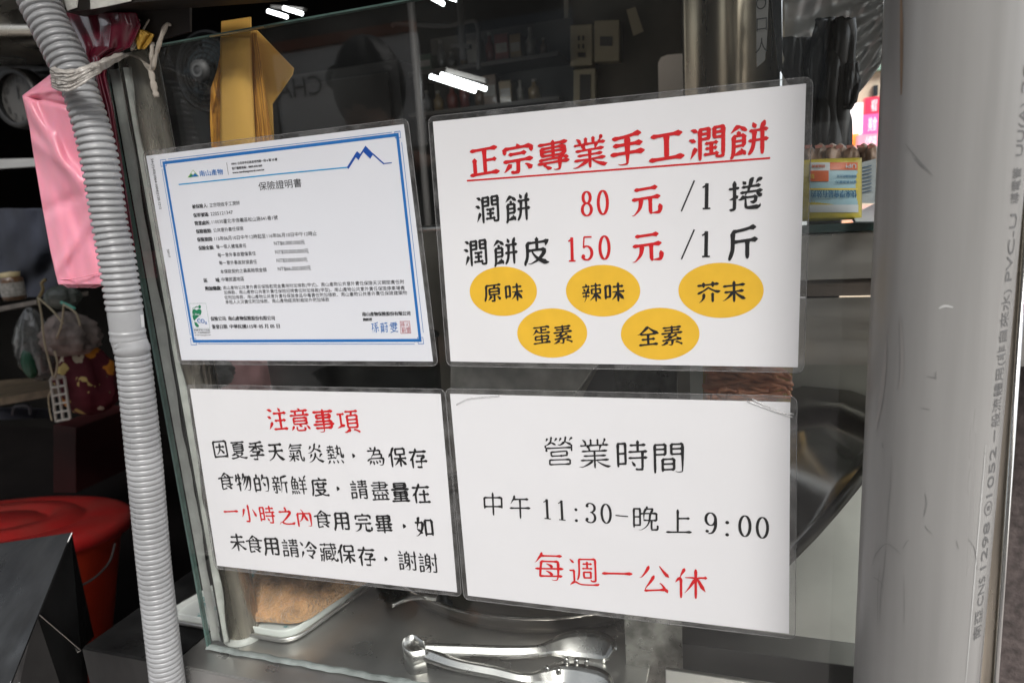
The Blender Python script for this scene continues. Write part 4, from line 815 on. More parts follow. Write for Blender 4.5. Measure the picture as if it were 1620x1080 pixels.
MB().tube(catmull([at(x, y, 1.22) for x, y in ((20, 656), (24, 643), (45, 642), (48, 655))], 5), .006, 6).build('handle', mat('case_handle', (.11, .11, .13), .5), pn)
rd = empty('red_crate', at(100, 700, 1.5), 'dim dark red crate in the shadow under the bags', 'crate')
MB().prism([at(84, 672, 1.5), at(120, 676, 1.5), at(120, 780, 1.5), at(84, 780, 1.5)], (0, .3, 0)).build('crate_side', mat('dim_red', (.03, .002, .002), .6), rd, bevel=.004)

# ---------------------------------------------------------------- tray and towel on the counter
def azs(pts, z): return [az(x, y, z) for x, y in pts]
ZT = -.552
tr_ = empty('patterned_tray', az(400, 950, ZT), 'white tray with a pale blue flower print under the orange towel', 'tray')
t0, t1, t2 = az(262, 966, ZT), az(458, 999, ZT), az(600, 900, ZT)
t3 = t0 + (t2 - t1)
def rounded(P, r_):
    out = []
    for i, p in enumerate(P):
        a = (P[i - 1] - p).normalized(); b = (P[(i + 1) % len(P)] - p).normalized()
        for k in range(7):
            t = k / 6; out.append((p + a * r_) * (1 - t) ** 2 + p * 2 * t * (1 - t) + (p + b * r_) * t * t)
    return out
tp = rounded([t0, t1, t2, t3], .022); cen = sum(tp, Vector()) / len(tp)
FLW = bpy.data.materials.new('flower_print'); FLW.use_nodes = True
n_ = FLW.node_tree; P_ = n_.nodes['Principled BSDF']; P_.inputs['Roughness'].default_value = .3; P_.inputs['Coat Weight'].default_value = .4
tc_ = n_.nodes.new('ShaderNodeTexCoord'); vo = n_.nodes.new('ShaderNodeTexVoronoi'); vo.inputs['Scale'].default_value = 42; nn = n_.nodes.new('ShaderNodeTexNoise'); nn.inputs['Scale'].default_value = 170
n_.links.new(tc_.outputs['Object'], vo.inputs['Vector']); n_.links.new(tc_.outputs['Object'], nn.inputs['Vector'])
ad = n_.nodes.new('ShaderNodeMath'); ad.operation = 'MULTIPLY_ADD'; ad.inputs[1].default_value = .9; n_.links.new(nn.outputs['Fac'], ad.inputs[0]); n_.links.new(vo.outputs['Distance'], ad.inputs[2])
r1 = n_.nodes.new('ShaderNodeValToRGB'); r1.color_ramp.elements[0].position = .62; r1.color_ramp.elements[0].color = (.16, .36, .36, 1); r1.color_ramp.elements[1].position = .72; r1.color_ramp.elements[1].color = (.68, .71, .68, 1)
n_.links.new(ad.outputs[0], r1.inputs[0]); n_.links.new(r1.outputs[0], P_.inputs['Base Color'])
inner = [cen + (p - cen) * .965 - Vector((0, 0, .006)) for p in tp]
mb = MB(); mb.prism(inner, (0, 0, -.002)); mb.build('tray_floor', FLW, tr_)
n = len(tp); mb = MB(); prof = [(.965, -.006), (.985, -.001), (1.0, 0), (1.01, -.002), (.985, -.014)]
vs = [cen + (p - cen) * k + Vector((0, 0, z)) for k, z in prof for p in tp]
mb.add(vs, [(i * n + j, i * n + (j + 1) % n, (i + 1) * n + (j + 1) % n, (i + 1) * n + j) for i in range(len(prof) - 1) for j in range(n)])
mb.build('tray_rim', mat('white_tray', (.70, .73, .70), .25, coat=.5), tr_, smooth=True)
sb_ = empty('tray_support', az(400, 980, -.57), 'shallow steel pan that carries the patterned tray', 'pan')
sp_ = [cen + (p - cen) * 1.02 for p in tp]
MB().prism([Vector((p.x, p.y, -.5685)) for p in sp_], (0, 0, .004)).build('base', STEELH, sb_, bevel=.001)
rim = [Vector((cen.x + (p.x - cen.x) * 1.05, cen.y + (p.y - cen.y) * 1.05, -.562)) for p in tp]
MB().tube(rim + [rim[0]], .003, 8, caps=False).build('rim', STEELH, sb_, smooth=True)

TOW = mat('orange_towel', (.80, .46, .22), .95, noise=.45, nscale=60, bump=.9, bscale=260, sheen=.5, lo=.3, hi=.7)
to = empty('orange_towel', az(450, 950, ZT), 'folded fluffy orange brown towel lying on the patterned tray', 'towel')
TP = azs([(384, 972), (398, 940), (420, 905), (470, 880), (560, 880), (600, 905), (556, 935), (520, 958), (490, 978), (462, 986), (430, 984), (400, 982)], ZT + .002)
tcx = sum(TP, Vector()) / len(TP); rnd = random.Random(5)
def tfn(u, v):
    a = u * len(TP); i = int(a) % len(TP); t = a - int(a); P0, P1, P2, P3 = TP[i - 1], TP[i], TP[(i + 1) % len(TP)], TP[(i + 2) % len(TP)]
    e = .5 * ((2 * P1) + (P2 - P0) * t + (2 * P0 - 5 * P1 + 4 * P2 - P3) * t * t + (3 * P1 - P0 - 3 * P2 + P3) * t ** 3)
    s = math.cos(v * PI / 2) if v < 1 else 0; h = .026 * math.sin(v * PI / 2) ** .55
    p = tcx + (e - tcx) * s
    fold = .005 * math.sin((p.x * 40 + p.y * 95)) + .0035 * math.sin(p.x * 170 - p.y * 60) + .0015 * math.sin(p.x * 420 + p.y * 300)
    return p + Vector((0, 0, h + fold * min(1, v * 3)))
mb = MB(); mb.grid(tfn, 96, 24); twm = mb.build('towel_body', TOW, to, smooth=True)
fz = MB()
for k in range(26000):
    u, v = rnd.random(), rnd.random() ** .8; p = tfn(u, v); q = tfn(min(.999, u + .004), v); nrm = Vector(((p - tcx).x * 1.2 * (1 - v), (p - tcx).y * 1.2 * (1 - v), .02 + .08 * v)).normalized()
    d = (nrm + Vector((rnd.gauss(0, .55), rnd.gauss(0, .55), rnd.gauss(0, .3)))).normalized() * rnd.uniform(.0015, .0038); s_ = Vector((rnd.gauss(0, 1), rnd.gauss(0, 1), 0)).normalized() * .00022
    i = len(fz.v); fz.v += [tuple(p - s_), tuple(p + s_), tuple(p + d)]; fz.f.append((i, i + 1, i + 2))
tag(fz.build('towel_fuzz', mat('towel_fibre', (.88, .56, .30), .95, noise=.35, nscale=60), to, fix=False), kind='stuff')

# ---------------------------------------------------------------- shallow pan and tongs
pc = Vector((.295, .338, -.570)); Rp = .248
pnm = empty('round_steel_pan', pc, 'large shallow polished steel pan standing behind the tongs', 'pan')
MB().lathe([(.001, .004), (Rp * .86, .004), (Rp * .93, .010), (Rp * .97, .024), (Rp * .985, .034), (Rp, .036), (Rp * 1.006, .033), (Rp * .99, .026), (Rp * .95, .006), (Rp * .90, .0005), (.001, .0005)], Matrix.Translation(pc), 120).build('pan_body', mat('pan_steel', (.46, .43, .40), .1, 1, noise=.2, nscale=7, bump=.06, bscale=9), pnm, smooth=True)
ph = MB(); ph.tube(catmull([az(620, 957, -.53), az(640, 948, -.53), az(665, 944, -.525), az(690, 947, -.53)], 6), .003, 8); ph.build('pan_handle', POLISH, pnm, smooth=True)
kb = MB(); kb.lathe([(.001, .02), (.006, .018), (.007, .008), (.012, 0)], Matrix.Translation(az(702, 955, -.55)), 16); kb.build('rivet', DSTEEL, pnm, smooth=True)
tg = empty('food_tongs', az(655, 1050, -.57), 'polished steel serving tongs with scalloped ends lying in front of the pan', 'tongs')
def plank(pts, name, th=.0012, m_=POLISH, cup=0.0):
    """pts: list of (pixel x, y, half width m, z); strip with raised edges following the pixels on the counter"""
    P = catmull([(*az(x, y, z),) for x, y, w_, z in pts], 8); W = catmull([(w_, 0, 0) for x, y, w_, z in pts], 8)
    n = len(P); mb = MB(); K = 8
    vs = []
    for i, p in enumerate(P):
        t = (P[min(n - 1, i + 1)] - P[max(0, i - 1)]).normalized(); s_ = t.cross(Vector((0, 0, 1))).normalized(); s_ = (s_ * .72 - Vector((0, 0, .69))).normalized() if s_.y < 0 else (s_ * .72 + Vector((0, 0, .69))).normalized(); nn_ = s_.cross(t)
        for k in range(K + 1):
            u = k / K * 2 - 1; vs.append(p + s_ * W[i].x * u + nn_ * (cup * max(0, (abs(u) - .72) / .28)))
    mb.add(vs, [(i * (K + 1) + k, i * (K + 1) + k + 1, (i + 1) * (K + 1) + k + 1, (i + 1) * (K + 1) + k) for i in range(n - 1) for k in range(K)])
    return mb.build(name, m_, tg, smooth=False, solid=th)
plank([(668, 1026, .007, -.545), (740, 1028, .0065, -.548), (800, 1030, .0065, -.551), (850, 1028, .006, -.554), (874, 1023, .008, -.556), (895, 1020, .0135, -.557), (920, 1019, .0165, -.557), (945, 1022, .0165, -.557), (960, 1027, .0135, -.557), (967, 1033, .006, -.557)], 'arm', cup=-.004)
plank([(668, 1032, .007, -.548), (720, 1050, .006, -.552), (780, 1062, .006, -.556), (830, 1073, .0055, -.560), (860, 1070, .008, -.563), (890, 1068, .012, -.565), (920, 1074, .015, -.565), (950, 1082, .014, -.565), (965, 1090, .006, -.565)], 'arm', cup=-.004)
hx = MB(); hp_ = [az(x, y, z) for x, y, z in ((672, 1024, -.543), (655, 1013, -.540), (641, 1018, -.540), (639, 1030, -.545), (652, 1040, -.549), (674, 1036, -.549))]
hc = catmull(hp_, 8); vs = []
for p in hc: vs += [p + Vector((0, 0, .008)), p - Vector((0, 0, .022))]
hx.add(vs, [(2 * i, 2 * i + 1, 2 * i + 3, 2 * i + 2) for i in range(len(hc) - 1)]); hx.build('spring_bend', POLISH, tg, smooth=True, solid=.0015)
for (x, y) in ((896, 1044), (912, 1046), (928, 1047)):
    p = az(x, y, -.556); MB().lathe([(.001, .004), (.0028, .003), (.0032, -.002)], Matrix.Translation(p), 10).build('tooth', POLISH, tg, smooth=True)
for (x, y) in ((866, 1058), (884, 1061)):
    p = az(x, y, -.560); MB().lathe([(.001, .004), (.0028, .003), (.0032, -.002)], Matrix.Translation(p), 10).build('tooth', POLISH, tg, smooth=True)

# ---------------------------------------------------------------- things glimpsed between the notices
gc = empty('grey_cloth', at(345, 590, .3), 'rumpled grey cloth seen between the certificate and the care notice', 'cloth')
lump(338, 592, 26, 22, .26, .03, 'cloth_body', mat('grey_rag', (.25, .24, .23), .9, noise=.6, nscale=40, bump=.4), gc, 21, .25)
pkc = empty('pink_apron', at(420, 590, .4), 'dusty pink cloth seen in the gap right of the grey rag', 'cloth')
cloth([(545, 350, 470), (590, 350, 475), (640, 350, 480)], .36, .006, 'cloth_body', mat('dusty_pink', (.42, .22, .22), .9, noise=.2, nscale=30), pkc)
pt = empty('dark_stand_in', at(570, 620, .3), 'added black pot shape standing in for dark clothing in the gap under the certificate', 'pot')  # added black shape in place of dark clothing mirrored in the gap
pcn = at(572, 640, .34); pr_ = (at(690, 640, .34) - pcn).length
MB().lathe([(.001, -.1), (pr_ * .9, -.1), (pr_ * .97, -.06), (pr_, .10), (pr_ * 1.02, .103), (pr_ * .98, .10), (pr_ * .95, -.05)], Matrix.Translation(pcn), 48).build('stand_in_body', mat('stand_in_black', (.006, .006, .006), .5, spec=.2), pt, smooth=True)
gt = empty('grey_steel_tub', at(850, 590, .25), 'scuffed grey steel food tub seen between the two right hand notices', 'tub')
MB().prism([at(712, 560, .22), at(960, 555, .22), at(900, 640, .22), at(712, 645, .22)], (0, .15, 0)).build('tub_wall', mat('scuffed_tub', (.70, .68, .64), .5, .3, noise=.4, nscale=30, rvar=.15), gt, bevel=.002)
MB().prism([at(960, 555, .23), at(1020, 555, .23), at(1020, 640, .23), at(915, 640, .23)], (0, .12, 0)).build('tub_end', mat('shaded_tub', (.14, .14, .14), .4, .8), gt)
mtb = empty('meat_tub', at(1180, 610, .12), 'clear tub of red shredded sauce strips beside the steel divider', 'food tub')
MB().prism([at(1112, 570, .050), at(1255, 572, .050), at(1250, 650, .050), at(1112, 650, .050)], (0, .10, 0)).build('tub_body', mat('yellow_oil', (.75, .52, .20), .35, noise=.6, nscale=35, bump=.3, coat=.4), mtb)
SHR = mat('red_brown_strips', (.80, .33, .18), .4, noise=.55, nscale=30, bump=.4, bscale=60, coat=.35)
rnd = random.Random(11)
for k in range(46):
    y0 = 582 + rnd.random() * 52; x0 = 1112 + rnd.random() * 60; ln = 50 + rnd.random() * 70
    pts = [at(min(1252, x0 + ln * t), y0 + 12 * t * rnd.uniform(-.3, 1.2) + 5 * math.sin(t * 5 + k), .043 - rnd.random() * .012) for t in (0, .35, .7, 1)]
    MB().tube(catmull(pts, 4), [.0026 * (1 - .5 * i / 12) for i in range(13)], 7).build('strip', SHR, mtb, smooth=True)

# ---------------------------------------------------------------- right bay: leaning bowl
wk = empty('leaning_steel_bowl', at(1300, 750, .18), 'dark polished steel bowl leaning on its rim in the bay beside the pipe', 'bowl')
p1_, p2_ = at(1215, 930, .165), at(1410, 722, .165)
ax_r = (p2_ - p1_).normalized(); mid = (p1_ + p2_) / 2; RB = (p2_ - p1_).length * .72
nrm_ = Vector((-ax_r.z, 0, ax_r.x)); 
if nrm_.z < 0: nrm_ = -nrm_
zax = (nrm_ * .95 + Vector((0, .20, 0))).normalized(); xax = ax_r; yax = zax.cross(xax)
MW = Matrix(((xax.x, yax.x, zax.x, 0), (xax.y, yax.y, zax.y, 0), (xax.z, yax.z, zax.z, 0), (0, 0, 0, 1)))
MW = Matrix.Translation(mid + Vector((0, RB * .55, 0)) - zax * 0.0) @ MW
H_ = .125
MB().lathe([(RB * 1.02, -.006), (RB * 1.03, 0), (RB * .99, .004), (RB * .96, .012), (RB * .9, H_ * .4), (RB * .76, H_ * .72), (RB * .5, H_ * .93), (RB * .25, H_), (.001, H_ * 1.01)], MW, 96).build('bowl_shell', mat('bowl_steel', (.50, .48, .45), .18, 1, noise=.4, nscale=10, bump=.06, bscale=7, rvar=.08), wk, smooth=True)
MB().lathe([(RB * .99, -.004), (RB * 1.045, -.005), (RB * 1.05, .003), (RB * 1.0, .004)], MW, 96).build('rim_band', mat('dark_rim', (.10, .10, .095), .3, .9), wk, smooth=True)

bwl = empty('brown_side_wall', (.95, .40, -1.4), 'dull brown speckled wall at the right edge beyond the steel corner', 'wall')
MB().box((.80, .40, -1.41), (1.6, .46, -.20)).build('wall_face', mat('brown_speckle', (.13, .105, .10), .8, noise=.55, nscale=70, bump=.3, bscale=90), bwl)
# ---------------------------------------------------------------- snack bag and cards on the shelf
YSN = .185
snk = empty('yellow_snack_bag', at(1300, 330, YSN), 'yellow food bag standing upside down with a blue and orange label', 'food bag')
SY = mat('yellow_foil', (.62, .50, .06), .3, noise=.2, nscale=30, bump=.35, bscale=35, coat=.4)
zt_ = zs + .010
def snack(u, v):
    x = 1262 + (1362 - 1262) * u; y = 254 + 96 * v; yy = y - 4 * (u - .5)
    d = -.016 * math.sin(PI * min(1, max(0, u))) ** .6 * math.sin(PI * min(.97, v * .9 + .08)) ** .5
    return at(x, yy - 2, YSN + d)
mb = MB(); mb.grid(snack, 30, 20); mb.build('bag_body', SY, snk, smooth=True, solid=.002)
def lab(x0, y0, x1, y1, m_, name, lift=.0015, sk=0):
    def fn(u, v):
        px = x0 + (x1 - x0) * u + sk * v; py = y0 + (y1 - y0) * v; U = (px - 1262) / 100; V = (py - 250) / 96
        d = -.016 * math.sin(PI * min(1, max(0, U))) ** .6 * math.sin(PI * min(.97, max(0.02, V * .9 + .08))) ** .5
        return at(px, py, YSN + d - lift)
    mb = MB(); mb.grid(fn, 16, 10); return mb.build(name, m_, snk, smooth=True)
LB = mat('label_blue', (.34, .52, .58), .4); LO = mat('label_orange', (.62, .12, .03), .4); LW = mat('label_white', (.62, .65, .66), .4); LYE = mat('label_yellow', (.75, .55, .06), .4); LNV = mat('label_navy_ink', (.01, .12, .25), .5)
lab(1281, 257, 1357, 336, LB, 'label'); lab(1281, 257, 1313, 270, LW, 'label_panel', .0022); lab(1313, 257, 1357, 269, LO, 'label_panel', .0022)
lab(1281, 270, 1311, 287, LO, 'label_panel', .0024); lab(1281, 298, 1357, 300.5, LYE, 'label_stripe', .0022); lab(1281, 324, 1358, 336, LW, 'label_panel', .0022)
def labtext(txt, xa, xb, yc, h, m_, lift=.0032):     # upside down: reads from right to left
    v, f = font_mesh(txt); x0 = min(q[0] for q in v); x1 = max(q[0] for q in v); vs = []
    for q in v:
        px = xb - (q[0] - x0) / (x1 - x0) * (xb - xa); py = yc + (q[1] - .38) * h; U = (px - 1262) / 100; V = (py - 250) / 96
        d = -.016 * math.sin(PI * min(1, max(0, U))) ** .6 * math.sin(PI * min(.97, max(0.02, V * .9 + .08))) ** .5
        vs.append(at(px, py, YSN + d - lift))
    n0 = len(vs); off = Vector((.00028, -.0002, 0))
    MB().add(vs, f).add([v_ + off for v_ in vs], f).build('lettering', m_, snk, fix=False)
labtext('快來學會最有效的', 1283, 1355, 307, 13, LNV); labtext('UP!', 1338, 1354, 263, 9, LW); labtext('招', 1282, 1288, 279, 8, LYE)
labtext('簡單有效的方法', 1324, 1355, 279, 5, LNV); labtext('提升表達能力', 1322, 1355, 288, 5, LNV); labtext('超級推薦', 1284, 1305, 263, 5, LO)
cards = empty('printed_card', at(1375, 300, .2), 'white printed card with a blue border beside the yellow bag', 'card')
CW = mat('white_card', (.55, .60, .62), .45)
MB().prism([at(1356, 259, .21), at(1386, 251, .21), at(1388, 322, .21), at(1357, 321, .21)], (0, .002, 0)).build('card', CW, cards)
ln_ = MB()
for k in range(8):
    y = 266 + k * 5.6; ln_.prism([at(1359, y, .2085), at(1379, y - 5, .2085), at(1379, y - 3.4, .2085), at(1359, y + 1.6, .2085)], (0, .0005, 0))
ln_.build('printed_lines', mat('card_print', (.12, .2, .3), .5), cards)
cd2 = empty('lying_card', at(1370, 340, .19), 'pale printed sheet lying on the dark glass shelf', 'card')
MB().prism([az(1348, 341, zt_ + .001), az(1386, 322, zt_ + .001), az(1388, 352, zt_ + .001), az(1354, 352, zt_ + .001)], (0, 0, .001)).build('sheet', CW, cd2)
BRN = mat('tan_wrapper', (.62, .42, .30), .35, noise=.5, nscale=40, bump=.4, bscale=50, coat=.5)
for k in range(7):
    x = 1276 + k * 16.5
    pk_ = empty('tan_packet', at(x, 245, .27), '%s clear wrapped tan packet in the row behind the yellow bag' % ('leftmost', 'second from left', 'third from left', 'middle', 'third from right', 'second from right', 'rightmost')[k], 'packet', 'row of tan packets on the shelf')
    lump(x + 3 + (k * 7 % 3) * 2, 248 - (k * 5 % 4), 11, 17 + (k * 3 % 4), .26 + .01 * (k % 2), .012, 'packet_body', BRN, pk_, k, .3, 0, 24, 16)
    MB().prism([at(x - 2, 236 - k % 3, .25), at(x + 8, 233, .25), at(x + 9, 229, .25), at(x - 3, 230, .25)], (0, .003, 0)).build('crimp', mat('red_crimp', (.55, .22, .17), .4), pk_)

# ---------------------------------------------------------------- upper right interior
cab = empty('tall_steel_cabinet', at(1150, 60, .7), 'tall rounded stainless cabinet dimly seen behind the top of the menu notice', 'cabinet')
ca, cb_ = at(1078, 100, .62), at(1236, 100, .62)
mb = MB(); mb.grid(lambda u, v: Vector((ca.x + (cb_.x - ca.x) * u, .66 - .05 * math.sin(u * PI) + .012 * math.sin(u * 9), -.3 + 1.1 * v)), 24, 2)
mb.build('front_sheet', mat('gold_grey_steel', (.52, .45, .34), .3, 1, noise=.3, nscale=4, stretch=(3, 1, .3), rvar=.1), cab, smooth=True, solid=.004)
ps = empty('hanging_paper_strip', at(1205, 50, .12), 'narrow strip of paper with faded black characters hanging inside the glass', 'paper strip')
PSM = mat('dim_paper', (.36, .35, .33), .6, noise=.2, nscale=20)
MB().prism([at(1196, -20, .10), at(1217, -20, .10), at(1213, 70, .10), at(1210, 96, .10), at(1197, 107, .10)], (0, .0008, 0)).build('strip', PSM, ps)
for k, (ch, y) in enumerate((('○', 5), ('口', 38), ('人', 72))):
    v, f = font_mesh(ch); c0 = at(1205, y, .0985); MB().add([(c0.x + (q[0] - .5) * .011, c0.y, c0.z + (q[1] - .38) * .013) for q in v], f).build('lettering', mat('faded_ink', (.05, .05, .05), .6) if k == 0 else bpy.data.materials['faded_ink'], ps, fix=False)
MB().prism([at(1219, -20, .13), at(1236, -20, .13), at(1238, 110, .13), at(1232, 112, .13)], (0, .01, 0)).build('edge_bar', BK, ps)
CRK = mat('crinkled_steel', (.88, .87, .85), .36, .6, noise=.3, nscale=6, bump=.35, bscale=7, bstretch=(.6, 1, 3), rvar=.05)
ck2 = empty('crinkled_steel_sheet', at(1320, 60, .45), 'wavy mirror steel sheet at the top right behind the glass', 'steel sheet')
mb = MB(); mb.grid(lambda u, v: at(1238 + 160 * u, -30 + (275 - 150 * u ** 1.5) * v, .60 - .10 * u + .004 * math.sin(u * 19 + v * 7) + .003 * math.sin(v * 31 + u * 5)), 30, 40)
mb.build('sheet', CRK, ck2, smooth=True, solid=.002)
bb2 = empty('black_tarpaulin_bundle', at(1312, 140, .4), 'black crumpled tarpaulin bundle hanging left of the pink street signs', 'tarpaulin')
BLT = mat('black_tarpaulin', (.022, .02, .018), .42, bump=.7, bscale=12, bstretch=(1.6, 1.6, .4), coat=.15)
cloth([(30, 1296, 1345), (60, 1290, 1348), (100, 1284, 1346), (150, 1282, 1343), (200, 1280, 1341), (240, 1280, 1340)], .38, .009, 'bundle', BLT, bb2, thick=.012, sd=6)
cloth([(60, 1242, 1296), (110, 1240, 1292), (150, 1266, 1290), (235, 1270, 1290)], .42, .006, 'bundle_fold', BLT, bb2, thick=.01, sd=9)
cloth([(100, 1340, 1354), (130, 1338, 1358), (160, 1338, 1352), (172, 1338, 1344)], .37, .004, 'bundle_tip', BLT, bb2, thick=.006, sd=3)
bm_ = empty('dark_awning_beam', at(1385, 80, .8), 'dark diagonal awning beam crossing above the pink street signs', 'beam')
MB().prism([at(1374, 108, .9), at(1372, 92, .9), at(1402, 38, .9), at(1402, 72, .9)], (0, .05, 0)).build('beam', DK, bm_)

# bright street beyond, at the right
sg = empty('far_street_building', at(1370, 150, 5.5), 'cream building far down the street beyond the stall', 'building')
CRM = mat('cream_render', (.66, .55, .42), .8, noise=.15, nscale=4)
fa, fb_ = at(1310, 200, 5.5), at(1440, 200, 5.5)
MB().box((fa.x, 5.5, -1.42), (fb_.x + 1.2, 7, 1.15)).build('wall', CRM, sg)
for k in range(3):
    a, b = at(1376, 128 + k * 0, 5.48), at(1388, 150, 5.48)
w1, w2 = at(1381, 136, 5.48), at(1388, 152, 5.48); MB().box((w1.x, 5.46, w2.z), (w2.x, 5.5, w1.z)).build('window', WIN, sg)
g1, g2 = at(1352, 95, 5.48), at(1392, 112, 5.48); MB().box((g1.x, 5.42, g2.z), (g2.x + .3, 5.5, g1.z)).build('green_band', mat('pale_green_band', (.25, .42, .34), .6), sg)
def lit(name, col, st): return mat(name, tuple(c * .8 for c in col), .4, emit=col, estr=st)
def streetsign(x0, y0, x1, y1, Y, m_, label, txt=None, tm_=None):
    s = empty('lit_shop_sign', at(x0, y1, Y), label, 'shop sign', 'lit shop signs down the street')
    a, b = at(x0, y0, Y), at(x1, y1, Y)
    MB().box((a.x, Y, b.z), (b.x, Y + .1, a.z)).build('sign_box', m_, s)
    if txt:
        v, f = font_mesh(txt); xa = min(q[0] for q in v); xb = max(q[0] for q in v); h = (a.z - b.z)
        MB().add([(a.x + .04 + (q[0] - xa) / (xb - xa) * (b.x - a.x - .08), Y - .01, b.z + h * .5 + (q[1] - .38) * h * .75) for q in v], f).build('lettering', tm_, s, fix=False)
SWH = lit('lit_white', (1, .9, .92), .5); SPK = lit('lit_pink', (.95, .10, .30), .5); SOR = lit('lit_orange', (1, .32, .06), .5); SRD = lit('lit_red', (.8, .03, .08), .45)
streetsign(1369, 155, 1396, 179, 5.2, SRD, 'small dark red lit sign with white characters, topmost of the street signs', '補習', SWH)
streetsign(1364, 182, 1396, 211, 5.0, SPK, 'pink lit sign just below the dark red one', '美食', SWH)
streetsign(1338, 165, 1364, 212, 4.8, SWH, 'white lit sign left of the pink one')
streetsign(1338, 213, 1358, 230, 4.7, SOR, 'orange lit sign at the bottom left of the street signs')
streetsign(1358, 214, 1396, 230, 4.6, lit('lit_rose', (.75, .25, .33), .6), 'rose coloured sign with white strokes at the bottom right', '小吃店', SWH)

# ---------------------------------------------------------------- interior behind the upper glass
bw = empty('beige_partition', at(960, 100, 2.3), 'dim brown partition wall that carries the beige switch boxes', 'partition')
q_ = [at(893, -40, 2.3), at(1080, -40, 2.3), at(1080, 260, 2.3), at(893, 260, 2.3)]
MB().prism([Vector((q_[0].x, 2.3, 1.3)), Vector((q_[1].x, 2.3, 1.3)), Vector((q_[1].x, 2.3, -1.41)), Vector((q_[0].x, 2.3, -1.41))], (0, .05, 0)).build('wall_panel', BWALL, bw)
MB().prism([at(892, -20, 2.28), at(899, -20, 2.28), at(901, 240, 2.28), at(894, 240, 2.28)], (0, .02, 0)).build('pipe', mat('beige_conduit', (.30, .27, .21), .5), bw)
BX = mat('beige_enamel', (.40, .34, .22), .5, noise=.15, nscale=5)
for (x0, y0, x1, y1, lbl, det) in ((902, 40, 937, 105, 'beige switch box with three dark buttons, left of the pair', [(914, 57, 917, 64), (921, 57, 924, 64), (914, 70, 917, 77), (921, 70, 924, 77), (914, 83, 926, 91)]), (940, 33, 980, 98, 'beige breaker box with one dark lever, right of the pair', [(949, 58, 968, 73)]),
        (907, 110, 942, 165, 'pale framed meter box under the switch boxes', [(917, 118, 934, 160)])):
    b = empty('switch_box', at(x0, y1, 2.2), lbl, 'electrical box', 'electrical boxes on the partition')
    MB().prism([at(x0, y0, 2.22), at(x1, y0 - 2, 2.22), at(x1, y1 - 2, 2.22), at(x0, y1, 2.22)], (0, .07, 0)).build('casing', BX, b, bevel=.004)
    for d in det: MB().prism([at(d[0], d[1], 2.215), at(d[2], d[1], 2.215), at(d[2], d[3], 2.215), at(d[0], d[3], 2.215)], (0, .01, 0)).build('switch', mat('switch_dark', (.04, .035, .03), .5) if 'switch_dark' not in bpy.data.materials else bpy.data.materials['switch_dark'], b)
ntc = empty('small_notice', at(1000, 35, 2.2), 'small tilted paper tag hanging near the breaker box', 'paper tag')
MB().prism([at(991, 16, 2.2), at(1005, 11, 2.2), at(1018, 50, 2.2), at(1002, 57, 2.2)], (0, .003, 0)).build('tag', BX, ntc)
rs = empty('rounded_sign', at(1065, 120, 1.2), 'pale rounded board standing behind the top edge of the menu notice', 'board')
MB().prism([at(1042, 155, 1.2), at(1041, 100, 1.2), at(1046, 91, 1.2), at(1056, 87, 1.2), at(1092, 84, 1.2), at(1092, 150, 1.2)], (0, .01, 0)).build('board', mat('pinkish_board', (.34, .29, .24), .6), rs)
pl = empty('grey_pole', at(655, 100, 1.6), 'slim grey pole running up behind the glass left of the ceiling lamps', 'pole')
MB().tube([(at(655, 200, 1.6).x, 1.6, -1.41), (at(655, 0, 1.6).x, 1.6, 1.39)], .012, 16).build('tube', mat('pole_grey', (.055, .052, .05), .6), pl, smooth=True)
rk = empty('hanging_pipework', at(700, 40, 2.0), 'thin bent grey pipes under the dark ceiling', 'pipework')
MB().tube(catmull([at(620, 43, 2), at(630, 38, 2), at(700, 42, 2), at(735, 36, 2), at(755, 40, 2), at(757, 110, 2)], 5), .008, 8).build('pipe', bpy.data.materials['pole_grey'], rk, smooth=True)
MB().tube([at(725, -30, 2), at(732, 70, 2), at(733, 95, 2)], .014, 8).build('pipe', bpy.data.materials['pole_grey'], rk, smooth=True)
MB().prism([at(712, 70, 1.99), at(742, 70, 1.99), at(742, 76, 1.99), at(712, 76, 1.99)], (0, .03, 0)).build('flange', bpy.data.materials['pole_grey'], rk)
LAMP = mat('lamp_glow', (.9, .9, .9), .5, emit=(.92, .97, 1), estr=5)
FIX = mat('lamp_housing', (.16, .15, .14), .5)
def lampf(tubes, hous, Y, lbl):
    l = empty('fluorescent_lamp', at(*hous[0], Y), lbl, 'lamp', 'lit fluorescent lamps in the shop')
    for a, b in tubes: MB().tube([at(*a, Y), at(*b, Y)], .008, 12).build('tube', LAMP, l, smooth=True)
    MB().prism([at(x, y, Y + .02) for x, y in hous], (0, .03, 0)).build('housing', FIX, l)
lampf([((681, 121), (752, 144)), ((698, 118), (769, 141))], [(706, 107), (768, 124), (767, 131), (705, 115)], 1.75, 'fluorescent lamp with two bright tubes near the centre top')
lampf([((424, 18), (454, 27)), ((449, 13), (478, 22))], [(428, 8), (480, 12), (478, 16), (428, 12)], 2.2, 'fluorescent lamp with two short tubes above the yellow paper bags')
lampf([((682, -4), (702, 7)), ((705, -6), (730, 3))], [(690, -14), (740, -12), (735, -6), (690, -8)], 2.2, 'fluorescent lamp cut by the top edge of the photo')
fn_ = empty('wall_fan', at(330, 115, 1.1), 'black wall fan with round wire cage behind the glass left of the paper bags', 'fan')
fc = at(331, 115, 1.1); fr_ = (at(380, 115, 1.1) - fc).length; FBK = mat('fan_black', (.005, .0055, .006), .8, spec=.1)
TM = Matrix.Translation(fc) @ Matrix.Rotation(R(90), 4, 'X')
